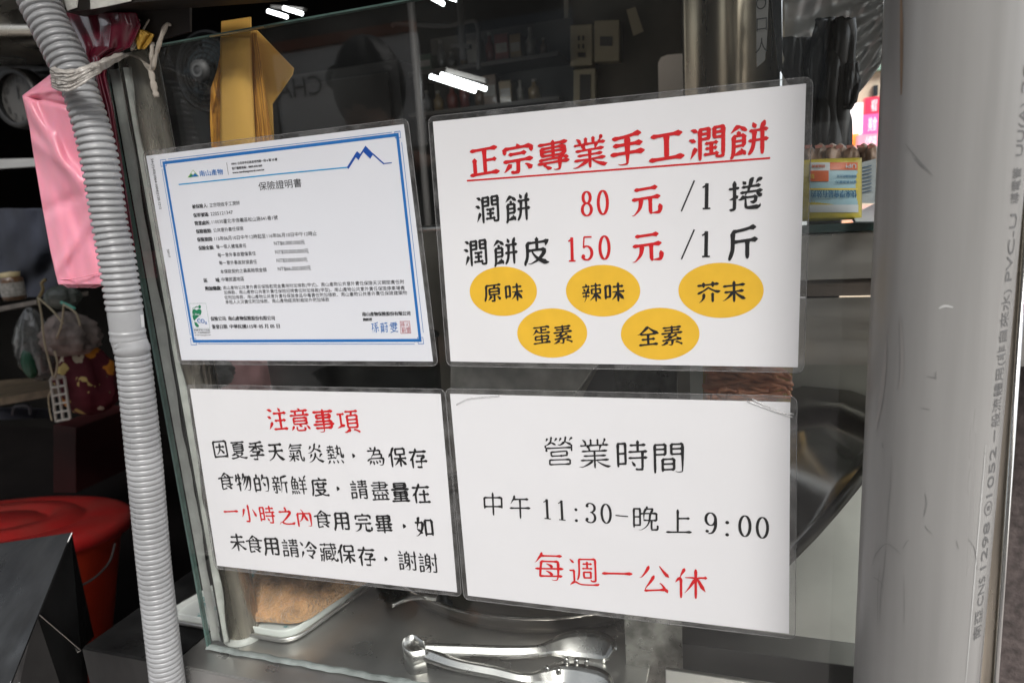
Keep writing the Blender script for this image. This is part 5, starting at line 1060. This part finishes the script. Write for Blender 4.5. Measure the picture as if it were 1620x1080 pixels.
for k in range(7):
    rr3 = fr_ * (.2 + .133 * k); pts = [TM @ Vector((rr3 * math.cos(2 * PI * j / 40), rr3 * math.sin(2 * PI * j / 40), .03 * (1 - k / 7))) for j in range(41)]
    MB().tube(pts, .0022 if k < 6 else .006, 5, caps=False).build('cage_ring', FBK, fn_)
for k in range(18):
    a = 2 * PI * k / 18; MB().tube([TM @ Vector((.02 * math.cos(a), .02 * math.sin(a), .035)), TM @ Vector((fr_ * math.cos(a), fr_ * math.sin(a), .0))], .0014, 4).build('cage_wire', FBK, fn_)
for k in range(5):
    a = 2 * PI * k / 5
    mb = MB(); mb.grid(lambda u, v: TM @ Vector(((.03 + (fr_ * .85 - .03) * u) * math.cos(a + (v - .5) * 1.0 * (1 - .2 * u)), (.03 + (fr_ * .85 - .03) * u) * math.sin(a + (v - .5) * 1.0), -.03 + .03 * v)), 6, 5); mb.build('blade', mat('fan_blade', (.008, .014, .018), .6, spec=.2) if k == 0 else bpy.data.materials['fan_blade'], fn_, smooth=True)
MB().lathe([(.001, .045), (.028, .043), (.03, .03)], TM, 20).build('hub', mat('fan_hub', (.02, .02, .02), .6), fn_, smooth=True)
MB().lathe([(.012, .047), (.018, .047)], TM, 20).build('hub_badge', mat('badge', (.06, .06, .06), .5), fn_)
dc = empty('dark_cupboard', at(500, 150, 2.4), 'dark cupboard against the back wall of the shop', 'cupboard')
MB().box((-2.2, 2.4, -1.41), (-.9, 2.7, .6)).build('carcass', mat('dark_cupboard', (.03, .028, .026), .5, noise=.4, nscale=4), dc)
MB().box((-2.15, 2.385, -1.3), (-1.57, 2.399, .55)).build('door', mat('cupboard_door', (.04, .036, .033), .4), dc, bevel=.003)
MB().box((-1.54, 2.385, -1.3), (-.95, 2.399, .55)).build('door', bpy.data.materials['cupboard_door'], dc, bevel=.003)

# dim shelf of bottles and cartons at the back
bs = empty('back_shelf', at(780, 190, 2.1), 'dim wall shelf with bottles and cartons behind the top of the menu notice', 'shelf')
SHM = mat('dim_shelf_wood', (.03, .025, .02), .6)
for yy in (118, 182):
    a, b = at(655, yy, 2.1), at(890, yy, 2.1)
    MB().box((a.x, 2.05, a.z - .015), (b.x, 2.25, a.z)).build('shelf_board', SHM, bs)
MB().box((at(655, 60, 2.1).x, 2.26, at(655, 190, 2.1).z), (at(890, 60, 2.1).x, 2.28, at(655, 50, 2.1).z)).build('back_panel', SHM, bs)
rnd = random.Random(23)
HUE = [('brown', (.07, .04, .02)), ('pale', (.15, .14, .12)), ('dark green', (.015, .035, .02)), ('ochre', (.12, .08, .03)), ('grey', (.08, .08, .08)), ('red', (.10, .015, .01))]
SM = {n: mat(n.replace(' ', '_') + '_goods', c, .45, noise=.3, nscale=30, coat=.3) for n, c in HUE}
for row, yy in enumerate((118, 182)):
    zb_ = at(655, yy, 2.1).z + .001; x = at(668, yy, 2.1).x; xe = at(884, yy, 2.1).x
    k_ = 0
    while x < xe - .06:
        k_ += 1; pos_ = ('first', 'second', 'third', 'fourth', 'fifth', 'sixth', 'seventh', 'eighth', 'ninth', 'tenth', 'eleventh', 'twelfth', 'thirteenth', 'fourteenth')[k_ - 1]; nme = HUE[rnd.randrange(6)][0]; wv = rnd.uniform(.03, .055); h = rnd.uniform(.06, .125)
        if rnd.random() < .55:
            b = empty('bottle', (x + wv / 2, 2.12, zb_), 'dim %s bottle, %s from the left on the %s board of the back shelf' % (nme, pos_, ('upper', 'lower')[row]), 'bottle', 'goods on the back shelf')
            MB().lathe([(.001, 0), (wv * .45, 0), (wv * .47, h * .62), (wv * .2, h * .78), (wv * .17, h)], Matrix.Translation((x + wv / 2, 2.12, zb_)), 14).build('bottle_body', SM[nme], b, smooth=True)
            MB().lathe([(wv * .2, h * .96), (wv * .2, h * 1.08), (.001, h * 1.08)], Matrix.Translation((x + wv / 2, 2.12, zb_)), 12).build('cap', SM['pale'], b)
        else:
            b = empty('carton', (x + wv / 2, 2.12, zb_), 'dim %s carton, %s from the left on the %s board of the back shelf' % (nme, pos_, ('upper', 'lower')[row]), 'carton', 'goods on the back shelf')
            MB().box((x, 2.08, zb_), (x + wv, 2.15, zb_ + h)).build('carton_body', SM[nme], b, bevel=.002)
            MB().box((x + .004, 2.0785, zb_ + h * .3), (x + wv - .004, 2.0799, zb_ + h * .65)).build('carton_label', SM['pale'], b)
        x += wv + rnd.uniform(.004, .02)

# ---------------------------------------------------------------- bystander on the pavement, mirrored in the glass
hpx = mir(588, 152, 1.15)
hz = hpx.z; hx_, hy_ = hpx.x, hpx.y
pe = empty('person', (hx_, hy_, -1.42), 'dark haired person in black, seen from behind, mirrored over the pale signboard', 'person')
def skin(name, verts, edges, radii, m_, parent, subd=2):
    me = bpy.data.meshes.new(name); me.from_pydata([tuple(v) for v in verts], edges, []); me.materials.append(m_)
    o = bpy.data.objects.new(name, me); COL.objects.link(o)
    sk = o.modifiers.new('skin', 'SKIN'); sk.use_smooth_shade = True
    for i, r_ in enumerate(radii): me.skin_vertices[0].data[i].radius = (r_, r_) if not isinstance(r_, tuple) else r_
    me.skin_vertices[0].data[0].use_root = True
    s = o.modifiers.new('sub', 'SUBSURF'); s.levels = subd; s.render_levels = subd
    o.parent = parent; o.matrix_parent_inverse = Matrix.Translation(parent.location).inverted(); return o
O = Vector((hx_, hy_, 0)); g = -1.42; Hh = hz + .12 - g     # standing height
def hp3(x, y, f): return O + Vector((x, y, g + Hh * f))
SKN = mat('skin', (.35, .20, .14), .55, sss=.1); CLB = mat('black_clothes', (.012, .012, .014), .85, noise=.3, nscale=20)
body = [hp3(0, 0, .53), hp3(0, 0, .62), hp3(0, .01, .74), hp3(0, 0, .815), hp3(0, .01, .85), hp3(0, .02, .90), hp3(0, .02, .955),
        hp3(-.19, 0, .80), hp3(-.24, .02, .63), hp3(-.20, -.14, .52), hp3(-.17, -.2, .49), hp3(.19, 0, .80), hp3(.24, .02, .63), hp3(.20, -.14, .52), hp3(.17, -.2, .49),
        hp3(-.09, 0, .50), hp3(-.10, .01, .28), hp3(-.11, -.01, .04), hp3(-.11, -.12, .015), hp3(.09, 0, .50), hp3(.10, .01, .28), hp3(.11, -.01, .04), hp3(.11, -.12, .015)]
edg = [(0, 1), (1, 2), (2, 3), (3, 4), (4, 5), (5, 6), (3, 7), (7, 8), (8, 9), (9, 10), (3, 11), (11, 12), (12, 13), (13, 14), (0, 15), (15, 16), (16, 17), (17, 18), (0, 19), (19, 20), (20, 21), (21, 22)]
rad = [(.16, .11), (.14, .10), (.17, .12), (.12, .09), .055, (.075, .09), (.07, .085), .065, .045, .035, .03, .065, .045, .035, .03, .085, .058, .04, .03, .085, .058, .04, .03]
skin('body', body, edg, rad, SKN, pe)
skin('shirt', [hp3(0, 0, .50), hp3(0, 0, .62), hp3(0, .01, .74), hp3(0, 0, .81), hp3(-.19, 0, .80), hp3(-.23, .015, .68), hp3(.19, 0, .80), hp3(.23, .015, .68)], [(0, 1), (1, 2), (2, 3), (3, 4), (4, 5), (3, 6), (6, 7)], [(.18, .13), (.165, .12), (.19, .135), (.13, .10), .078, .062, .078, .062], CLB, pe)
skin('trousers', [hp3(0, 0, .53), hp3(-.09, 0, .48), hp3(-.10, .01, .28), hp3(-.11, -.01, .06), hp3(.09, 0, .48), hp3(.10, .01, .28), hp3(.11, -.01, .06)], [(0, 1), (1, 2), (2, 3), (0, 4), (4, 5), (5, 6)], [(.17, .12), .1, .075, .06, .1, .075, .06], CLB, pe)
HR_ = mat('black_hair', (.008, .007, .007), .5, bump=.6, bscale=60)
hcn = hp3(0, .0, .935)
mb = MB()
def hair(u, v):
    th = 2 * PI * u; ph_ = PI / 2 * (1 - v * 1.6); r0 = 1 + .03 * math.sin(th * 9 + v * 5) + .02 * math.sin(th * 23)
    front = max(0, -math.sin(th)); cut = 1 - .55 * front * max(0, v - .55)
    ph_ = max(ph_, (-.85 if front < .4 else .35)); return hcn + Vector((.088 * r0 * math.cos(ph_) * math.cos(th), .10 * r0 * math.cos(ph_) * math.sin(th) + .005, .02 + .12 * r0 * math.sin(ph_) * cut))
mb.grid(hair, 48, 24); mb.build('hair', HR_, pe, smooth=True, solid=.01)
for sx in (-1, 1): MB().lathe([(.001, .006), (.008, .003), (.011, 0)], Matrix.Translation(hp3(.032 * sx, -.084, .935)) @ Matrix.Rotation(R(90), 4, 'X'), 12).build('eye', BK, pe)
MB().tube([hp3(0, -.086, .935), hp3(0, -.106, .915), hp3(0, -.090, .908)], [.008, .012, .008], 8).build('nose', SKN, pe, smooth=True)
MB().tube([hp3(-.022, -.078, .892), hp3(0, -.084, .891), hp3(.022, -.078, .892)], .005, 8).build('mouth', mat('lips', (.3, .1, .08), .5), pe, smooth=True)
GRP = 'laminated notices on the stall window'
# 1 insurance certificate
s1 = empty('certificate', at(289, 570), 'blue framed insurance certificate in small print, upper left on the glass', 'notice', GRP)
sheet(s1, [(233, 247), (640, 197), (686, 571), (289, 569)], PAPERB, .0045)
fr = Ink(-.00175)
TL, TR, BR, BL = (261, 258), (630, 213.5), (666, 537.5), (308.5, 539)
inkpath(fr, [TL, TR], .0028); inkpath(fr, [TR, BR], .0028); inkpath(fr, [BR, BL], .0028); inkpath(fr, [BL, TL], .0028)
fr.build('frame_line', BLUE, s1)
th = Ink(-.00178)
inkpath(th, [(268.5, 252), (621, 209.8)], .0005); inkpath(th, [(637, 226), (671, 525)], .0005)
inkpath(th, [(657, 543.5), (316, 543)], .0005); inkpath(th, [(303, 529), (258.5, 268.5)], .0005)
for (cx, cy, sx, sy) in ((261, 258, 1, 1), (630.5, 213.5, -1, 1), (666.5, 538, -1, -1), (308.5, 539.5, 1, -1)):
    sl_ = -.12 if sy > 0 else 0
    def q(x, y): return (cx + sx * x + .13 * sy * y * (1 if True else 0), cy + sy * y + sl_ * sx * x)
    inkpath(th, [q(-4.5, -5), q(4, -5), q(4, 5), q(-4.5, 5)], .0005, True)
    inkpath(th, [q(1, 1), q(9, 1), q(9, -2)], .0005); inkpath(th, [q(1, 1), q(1, 10), q(-2, 10)], .0005)
th.build('fine_line', BLUE, s1)
rl = Ink(-.0018)
inkpath(rl, [(285.5, 292), (440, 275.6), (552.6, 264.8)], .0011); rl.build('header_rule', CYAN, s1)
mt = Ink(-.00181)
def c2(x, y): return (440 + x / 5.684, 190 + y / 5.684)
inkpath(mt, [c2(640, 425), c2(718, 300)], .0022); inkpath(mt, [c2(752, 312), c2(795, 245)], .0016)
inkpath(mt, [c2(863, 308), c2(957, 392)], .0013); inkpath(mt, [c2(957, 392), c2(1028, 385)], .0008)
inkpoly(mt, [c2(700, 328), c2(720, 282), c2(757, 315), c2(733, 362)]); inkpoly(mt, [c2(778, 290), c2(795, 232), c2(865, 305), c2(838, 349)])
mt.build('mountain_emblem', NAVY, s1)
def c1(x, y): return (230 + x / 5.683, 190 + y / 5.683)
def c3(x, y): return (290 + x / 5.4, 370 + y / 5.4)
def c4(x, y): return (480 + x / 5.4, 370 + y / 5.4)
lg = Ink(-.0018); inkpoly(lg, [c1(390, 518), c1(440, 447), c1(496, 508)]); lg.build('logo_outline', LIME, s1)
lg = Ink(-.00183); inkpoly(lg, [c1(402, 514), c1(428, 490), c1(442, 498), c1(458, 478), c1(490, 506)]); lg.build('logo_peak', BLUE, s1)
lg = Ink(-.00186); inkpoly(lg, [c1(400, 515), c1(425, 482), c1(432, 500), c1(428, 512)]); lg.build('logo_slope', GREEN, s1)
lg = Ink(-.00186); inkpoly(lg, [c1(424, 480), c1(440, 454), c1(458, 476), c1(443, 488)]); lg.build('logo_snow', PAPERB, s1)
t = Ink(-.0018); fontline(t, '南山產物', c1(498, 482), c1(708, 464), 10, .0002); t.build('lettering', BLUE, s1)
t = Ink(-.0018); inkpath(t, [c1(742, 385), c1(758, 490)], .0004)
def L(text, a, b, h, bold=0): fontline(t, text, a, b, h, bold)
L('10041 台北市中正區忠孝西路一段 6 號 10 樓', c1(785, 395), c1(1195, 353), 4.6, .0002)
L('客戶服務專線：0800-020-060', c1(790, 437), c1(1060, 408), 4.6, .0002)
L('www.nanshangeneral.com.tw', c1(795, 472), c1(1080, 443), 4.8, .0002)
L('保險證明書', c1(1028, 598), c2(219, 562), 14.5)
t.build('lettering', GREY, s1); t = Ink(-.0018)
B_ = .0003
L('被保險人:', c1(432, 778), c1(572, 768), 7.2, B_); L('正宗現做手工潤餅', c1(588, 767), c1(860, 743), 7.2)
L('保單號碼:', c1(443, 856), c1(582, 846), 7.2, B_); L('2205121347', c1(597, 842), c1(797, 826), 7.6)
L('營業處所:', c1(455, 928), c1(594, 920), 7.2, B_); L('110030臺北市信義區松山路541巷1號', c1(609, 915), c1(1200, 874), 7.4)
L('保險種類:', c1(467, 1001), c1(606, 993), 7.2, B_); L('公共意外責任保險', c1(623, 990), c1(893, 972), 7.2)
L('保險期間:', c3(130, 48), c3(262, 42), 7.2, B_); L('115年06月10日中午12時起至116年06月10日中午12時止', c3(277, 40), c2(358, 1016), 7.6)
L('保險金額:', c3(142, 120), c3(272, 113), 7.2, B_); L('每一個人體傷責任', c3(292, 109), c3(549, 98), 7.0); L('NT$6,000,000元', c3(785, 78), c3(1047, 68), 8)
L('每一意外事故體傷責任', c3(305, 180), c3(630, 164), 7.0); L('NT$30,000,000元', c3(795, 152), c3(1080, 141), 8)
L('每一意外事故財損責任', c3(317, 246), c3(640, 235), 7.0); L('NT$3,000,000元', c3(807, 224), c3(1070, 215), 8)
L('本保險契約之最高賠償金額', c3(328, 320), c3(722, 303), 7.0); L('NT$66,000,000元', c3(818, 296), c3(1100, 286), 8)
L('區　　域:', c3(188, 395), c3(325, 390), 7.2, B_); L('中華民國地區', c3(338, 388), c3(530, 380), 7.2)
L('附加條款:', c3(200, 464), c3(336, 460), 7.2, B_)
L('南山產物公共意外責任保險慰問金費用附加條款(甲式)、南山產物公共意外責任保險天災期間責任附', c3(350, 459), c4(868, 406), 6.8)
L('加條款、南山產物公共意外責任保險招牌責任附加條款(甲型)、南山產物公共意外責任保險停車場責', c3(357, 498), c4(873, 458), 6.8)
L('任附加條款、南山產物公共意外責任保險食品中毒責任附加條款、南山產物公共意外責任保險建築物', c3(362, 540), c4(893, 499), 6.8)
L('承租人火災責任附加條款、南山產物經濟制裁除外附加條款', c3(370, 580), c4(230, 557), 6.8)
L('保險公司:', c3(245, 722), c3(378, 719), 7.2, B_); L('南山產物保險股份有限公司', c3(395, 718), c3(790, 715), 7.2, B_)
L('簽發日期:', c3(257, 790), c3(390, 787), 7.2, B_); L('中華民國115年 05 月 05 日', c3(407, 787), c3(833, 783), 7.2, B_)
L('南山產物保險股份有限公司', c4(512, 682), c4(920, 674), 7.0, B_); L('總經理', c4(518, 728), c4(594, 726), 5.2, B_)
a_, b_ = at2(*c1(72, 345)), at2(*c1(155, 800))
fontline(t, '54-(1)-02(1064-1004)2128-1212', c1(75, 348), c1(150, 800), 5, 0, rot=.0046)
fontline(t, 'S017', (268, 394), (270.5, 407), 5, 0, rot=.0040)
L('碳標字第1708號', c3(100, 818), c3(238, 818), 3.0); L('每一件保單服務資訊', c3(105, 840), c3(243, 838), 3.0); L('www.epa.gov.tw', c3(108, 860), c3(245, 857), 3.0)
t.build('lettering', GREY, s1)
ft = Ink(-.0018); inkpath(ft, [c3(62, 592), c3(203, 590), c3(238, 805), c3(98, 805)], .0002, True)
def blob(ink, cx, cy, rx, ry, fn=c3): ink.put([tuple(at2(*fn(cx + rx * math.cos(2 * PI * k / 20), cy - ry * math.sin(2 * PI * k / 20)))) for k in range(20)])
inkpoly(ft, [c3(87, 660), c3(92, 643), c3(108, 638), c3(125, 650), c3(140, 638), c3(160, 642), c3(168, 660), c3(160, 685), c3(140, 703), c3(118, 722), c3(108, 738), c3(98, 730), c3(90, 705)])
inkpoly(ft, [c3(104, 745), c3(125, 755), c3(145, 780), c3(140, 793), c3(125, 792), c3(110, 775)])
for (x, y, r) in ((150, 620, 12), (128, 620, 6), (115, 624, 5), (103, 629, 4), (92, 634, 3.5)): blob(ft, x, y, r, r * 1.25)
ft.build('footprint_mark', GREEN, s1)
t = Ink(-.0022); fontline(t, 'CO₂', c3(132, 735), c3(212, 740), 9, .0002); t.build('lettering', BLUE, s1)
t = Ink(-.0023); fontline(t, '1.3kg', c3(95, 683), c3(152, 680), 4.5); t.build('lettering', PAPERB, s1)
t = Ink(-.0018); brushline(t, '孫蔚雯', c4(618, 797), c4(778, 795), 16, 9, sx=.85); t.build('signature', BLUE, s1)
t = Ink(-.0018); inkpath(t, [c4(834, 744), c4(914, 742), c4(926, 842), c4(840, 846)], .0004, True)
fontline(t, '孫沁', c4(838, 770), c4(918, 768), 9); fontline(t, '蔚雯', c4(846, 818), c4(922, 816), 9); t.build('seal_stamp', SEALR, s1)

# 2 menu
s2 = empty('menu_sign', at(714, 571), 'price notice with underlined red heading and five yellow ovals, upper right on the glass', 'notice', GRP)
sheet(s2, [(686, 193), (1275, 133), (1262, 580), (714, 571)], PAPER, .0045)
t = Ink()
brushline(t, '正宗專業手工潤餅', (766, 255.5), (1184, 221.5), 51, 11.5, sx=1.14)
t.build('heading', RED, s2)
t = Ink(-.0018); inkpath(t, [(741, 286), (1216.7, 250.4)], .0014); t.build('underline', RED, s2)
u_ = (at2(954, 320) - at2(929, 322)).normalized(); u_ = (at2(1184, 315) - at2(771, 331)).normalized()
t = Ink(); digits(t, [('8', 929, 322, 0), ('0', 954.4, 320.4, 0)], 41, 13, 6, u_, .95); t.build('price', RED, s2); t = Ink(); brushline(t, '元', (1021.7, 317.3), (1021.7, 317.3), 49, 10, sx=1.0)
t.build('price', RED, s2)
t = Ink(); digits(t, [('1', 905, 393.6, 0), ('5', 930.6, 392.3, 0), ('0', 957, 391.4, 0)], 40, 13, 6, u_, .95); t.build('price', RED, s2); t = Ink(); brushline(t, '元', (1023.2, 390.8), (1023.2, 390.8), 49, 10, sx=1.0)
t.build('price', RED, s2)
t = Ink(); brushline(t, '潤餅', (771.7, 331.2), (819.5, 329), 44, 11, sx=.98); t.build('lettering', BLACK, s2); t = Ink(); brushline(t, '捲', (1179, 308), (1179, 308), 48, 11, sx=1.12); t.build('lettering', BLACK, s2); t = Ink()
digits(t, [('1', 1117.3, 309.6, 43)], 43, 13, 6, u_); t.build('lettering', BLACK, s2); t = Ink(); digits(t, [('/', 1088.8, 310, 45)], 45, 6.5, 6, u_, .85)
t.build('lettering', BLACK, s2)
t = Ink(); brushline(t, '潤餅皮', (753, 399.7), (848.8, 397), 43, 11, sx=.98); t.build('lettering', BLACK, s2); t = Ink(); brushline(t, '斤', (1174.4, 385), (1174.4, 385), 53, 10.5); t.build('lettering', BLACK, s2); t = Ink()
digits(t, [('1', 1116.5, 385.2, 43)], 43, 13, 6, u_); t.build('lettering', BLACK, s2); t = Ink(); digits(t, [('/', 1088.8, 386.5, 44)], 44, 6.5, 6, u_, .85)
t.build('lettering', BLACK, s2)
for (cx, cy, rx, ry, txt, a, b, h) in ((218, 260, 172, 126, '原味', (163, 268), (271, 266), 27), (728, 257, 190, 132, '辣味', (668, 268), (785, 266), 29),
        (1331, 255, 218, 141, '芥末', (1263, 266), (1395, 262), 32), (468, 473, 179, 126, '蛋素', (412, 484), (521, 480), 28), (1020, 477, 201, 133, '全素', (956, 488), (1078, 486), 30)):
    def c6(x, y): return (730 + x / 3.24, 380 + y / 3.24)
    o = Ink(-.00172); o.put([tuple(at2(*c6(cx + rx * math.cos(2 * PI * k / 64), cy - ry * math.sin(2 * PI * k / 64)))) for k in range(64)])
    ov = o.build('oval', YEL, s2)
    t = Ink(); brushline(t, txt, c6(*a), c6(*b), h * 1.06, 10.5, sx=1.05); lt = t.build('lettering', BLACK, s2)

# 3 care notice
s3 = empty('care_notice', at(345, 893), 'white notice with four dense lines and a short red heading, lower left on the glass', 'notice', GRP)
sheet(s3, [(302, 614), (698, 622), (724, 935), (345, 893)], PAPER, .0045)
def c7(x, y): return (300 + x / 3.374, 610 + y / 3.374)
t = Ink(); brushline(t, '注意事項', c7(470, 176), c7(847, 188), 36, 10, sx=1.05); t.build('heading', RED, s3)
XS = [(168, 265, 362, 465, 570, 675, 780, 880, 995, 1112, 1222), (198, 292, 388, 487, 587, 697, 797, 908, 1020, 1127, 1238),
      (225, 320, 418, 518, 615, 712, 815, 930, 1040, 1150, 1255), (260, 348, 442, 542, 640, 745, 840, 948, 1052, 1165, 1275)]
YS = [(335, 383), (505, 570), (668, 750), (830, 940)]
for r, (txt, xs, (ya, yb)) in enumerate(zip(('因夏季天氣炎熱，為保存', '食物的新鮮度，請盡量在', '一小時之內食用完畢，如', '未食用請冷藏保存，謝謝'), XS, YS)):
    pos = [c7(x, ya + (yb - ya) * (x - xs[0]) / (xs[-1] - xs[0])) for x in xs]
    if r == 2:
        t = Ink(); brushline(t, txt[:5], pos[0], pos[4], 28, 9, sx=.98, pos=pos[:5]); t.build('lettering', RED, s3)
        t = Ink(); brushline(t, txt[5:], pos[5], pos[10], 29.5, 10, sx=.99, pos=pos[5:]); t.build('lettering', BLACK, s3)
    else:
        t = Ink(); brushline(t, txt, pos[0], pos[-1], 29.5, 10, sx=.99, pos=pos); t.build('lettering', BLACK, s3)

# 4 opening hours
s4 = empty('opening_hours_sign', at(741, 940), 'white opening hours notice with thin lettering and red last line, lower right on the glass', 'notice', GRP)
sheet(s4, [(713, 622), (1250, 635), (1248, 1000), (741, 940)], PAPER, .005)
def c8(x, y): return (730 + x / 3.115, 640 + y / 3.115)
t = Ink(); brushline(t, '營業時間', c8(480, 228), c8(1018, 258), 49, 7.0, sx=.98, pos=[c8(480, 226), c8(655, 238), c8(838, 248), c8(1018, 258)]); t.build('heading', BLACK, s4)
u4 = (at2(*c8(1483, 600)) - at2(*c8(423, 505))).normalized()
t = Ink(); brushline(t, '中午', c8(157, 485), c8(290, 500), 38, 6.6, sx=.9, pos=[c8(157, 485), c8(290, 500)])
digits(t, [('1', *c8(423, 507), 0), ('1', *c8(495, 513), 0), ('3', *c8(642, 526), 0), ('0', *c8(715, 531), 0)], 33, 10.5, 4.5, u4, 1.04)
digits(t, [(':', *c8(568, 536), 0)], 33, 11, 4, u4); digits(t, [('-', *c8(792, 542), 0)], 33, 5, 5, u4, 1.2)
brushline(t, '晚上', c8(905, 556), c8(1070, 572), 41, 6.6, sx=.95, pos=[c8(905, 556), c8(1070, 570)])
digits(t, [('9', *c8(1230, 578), 0), ('0', *c8(1397, 592), 0), ('0', *c8(1483, 600), 0)], 36, 10.5, 4.5, u4, 1.04); digits(t, [(':', *c8(1310, 602), 0)], 37, 11.5, 4, u4)
t.build('lettering', BLACK, s4)
t = Ink(); brushline(t, '每週一公休', c8(430, 790), c8(1130, 872), 48, 7.0, sx=.95, pos=[c8(432, 792), c8(600, 818), c8(766, 828), c8(950, 855), c8(1130, 875)]); t.build('lettering', RED, s4)

# creases of the film at the upper corners of the hours notice
CR = clear_mat('film_crease', (.9, .9, .9), .25, ior=1.5, back=.05, haze=.25, hazecol=(.9, .9, .9), bscale=60)
for pts in ([(1182, 634), (1215, 646), (1254, 660)], [(1190, 631), (1230, 650), (1256, 655)], [(722, 640), (745, 630), (790, 626)]):
    P = [at(x, y, -.0022) for x, y in pts]; MB().tube(catmull(P, 6), .0007, 6, flat=.4).build('film_crease', CR, s4, smooth=True)
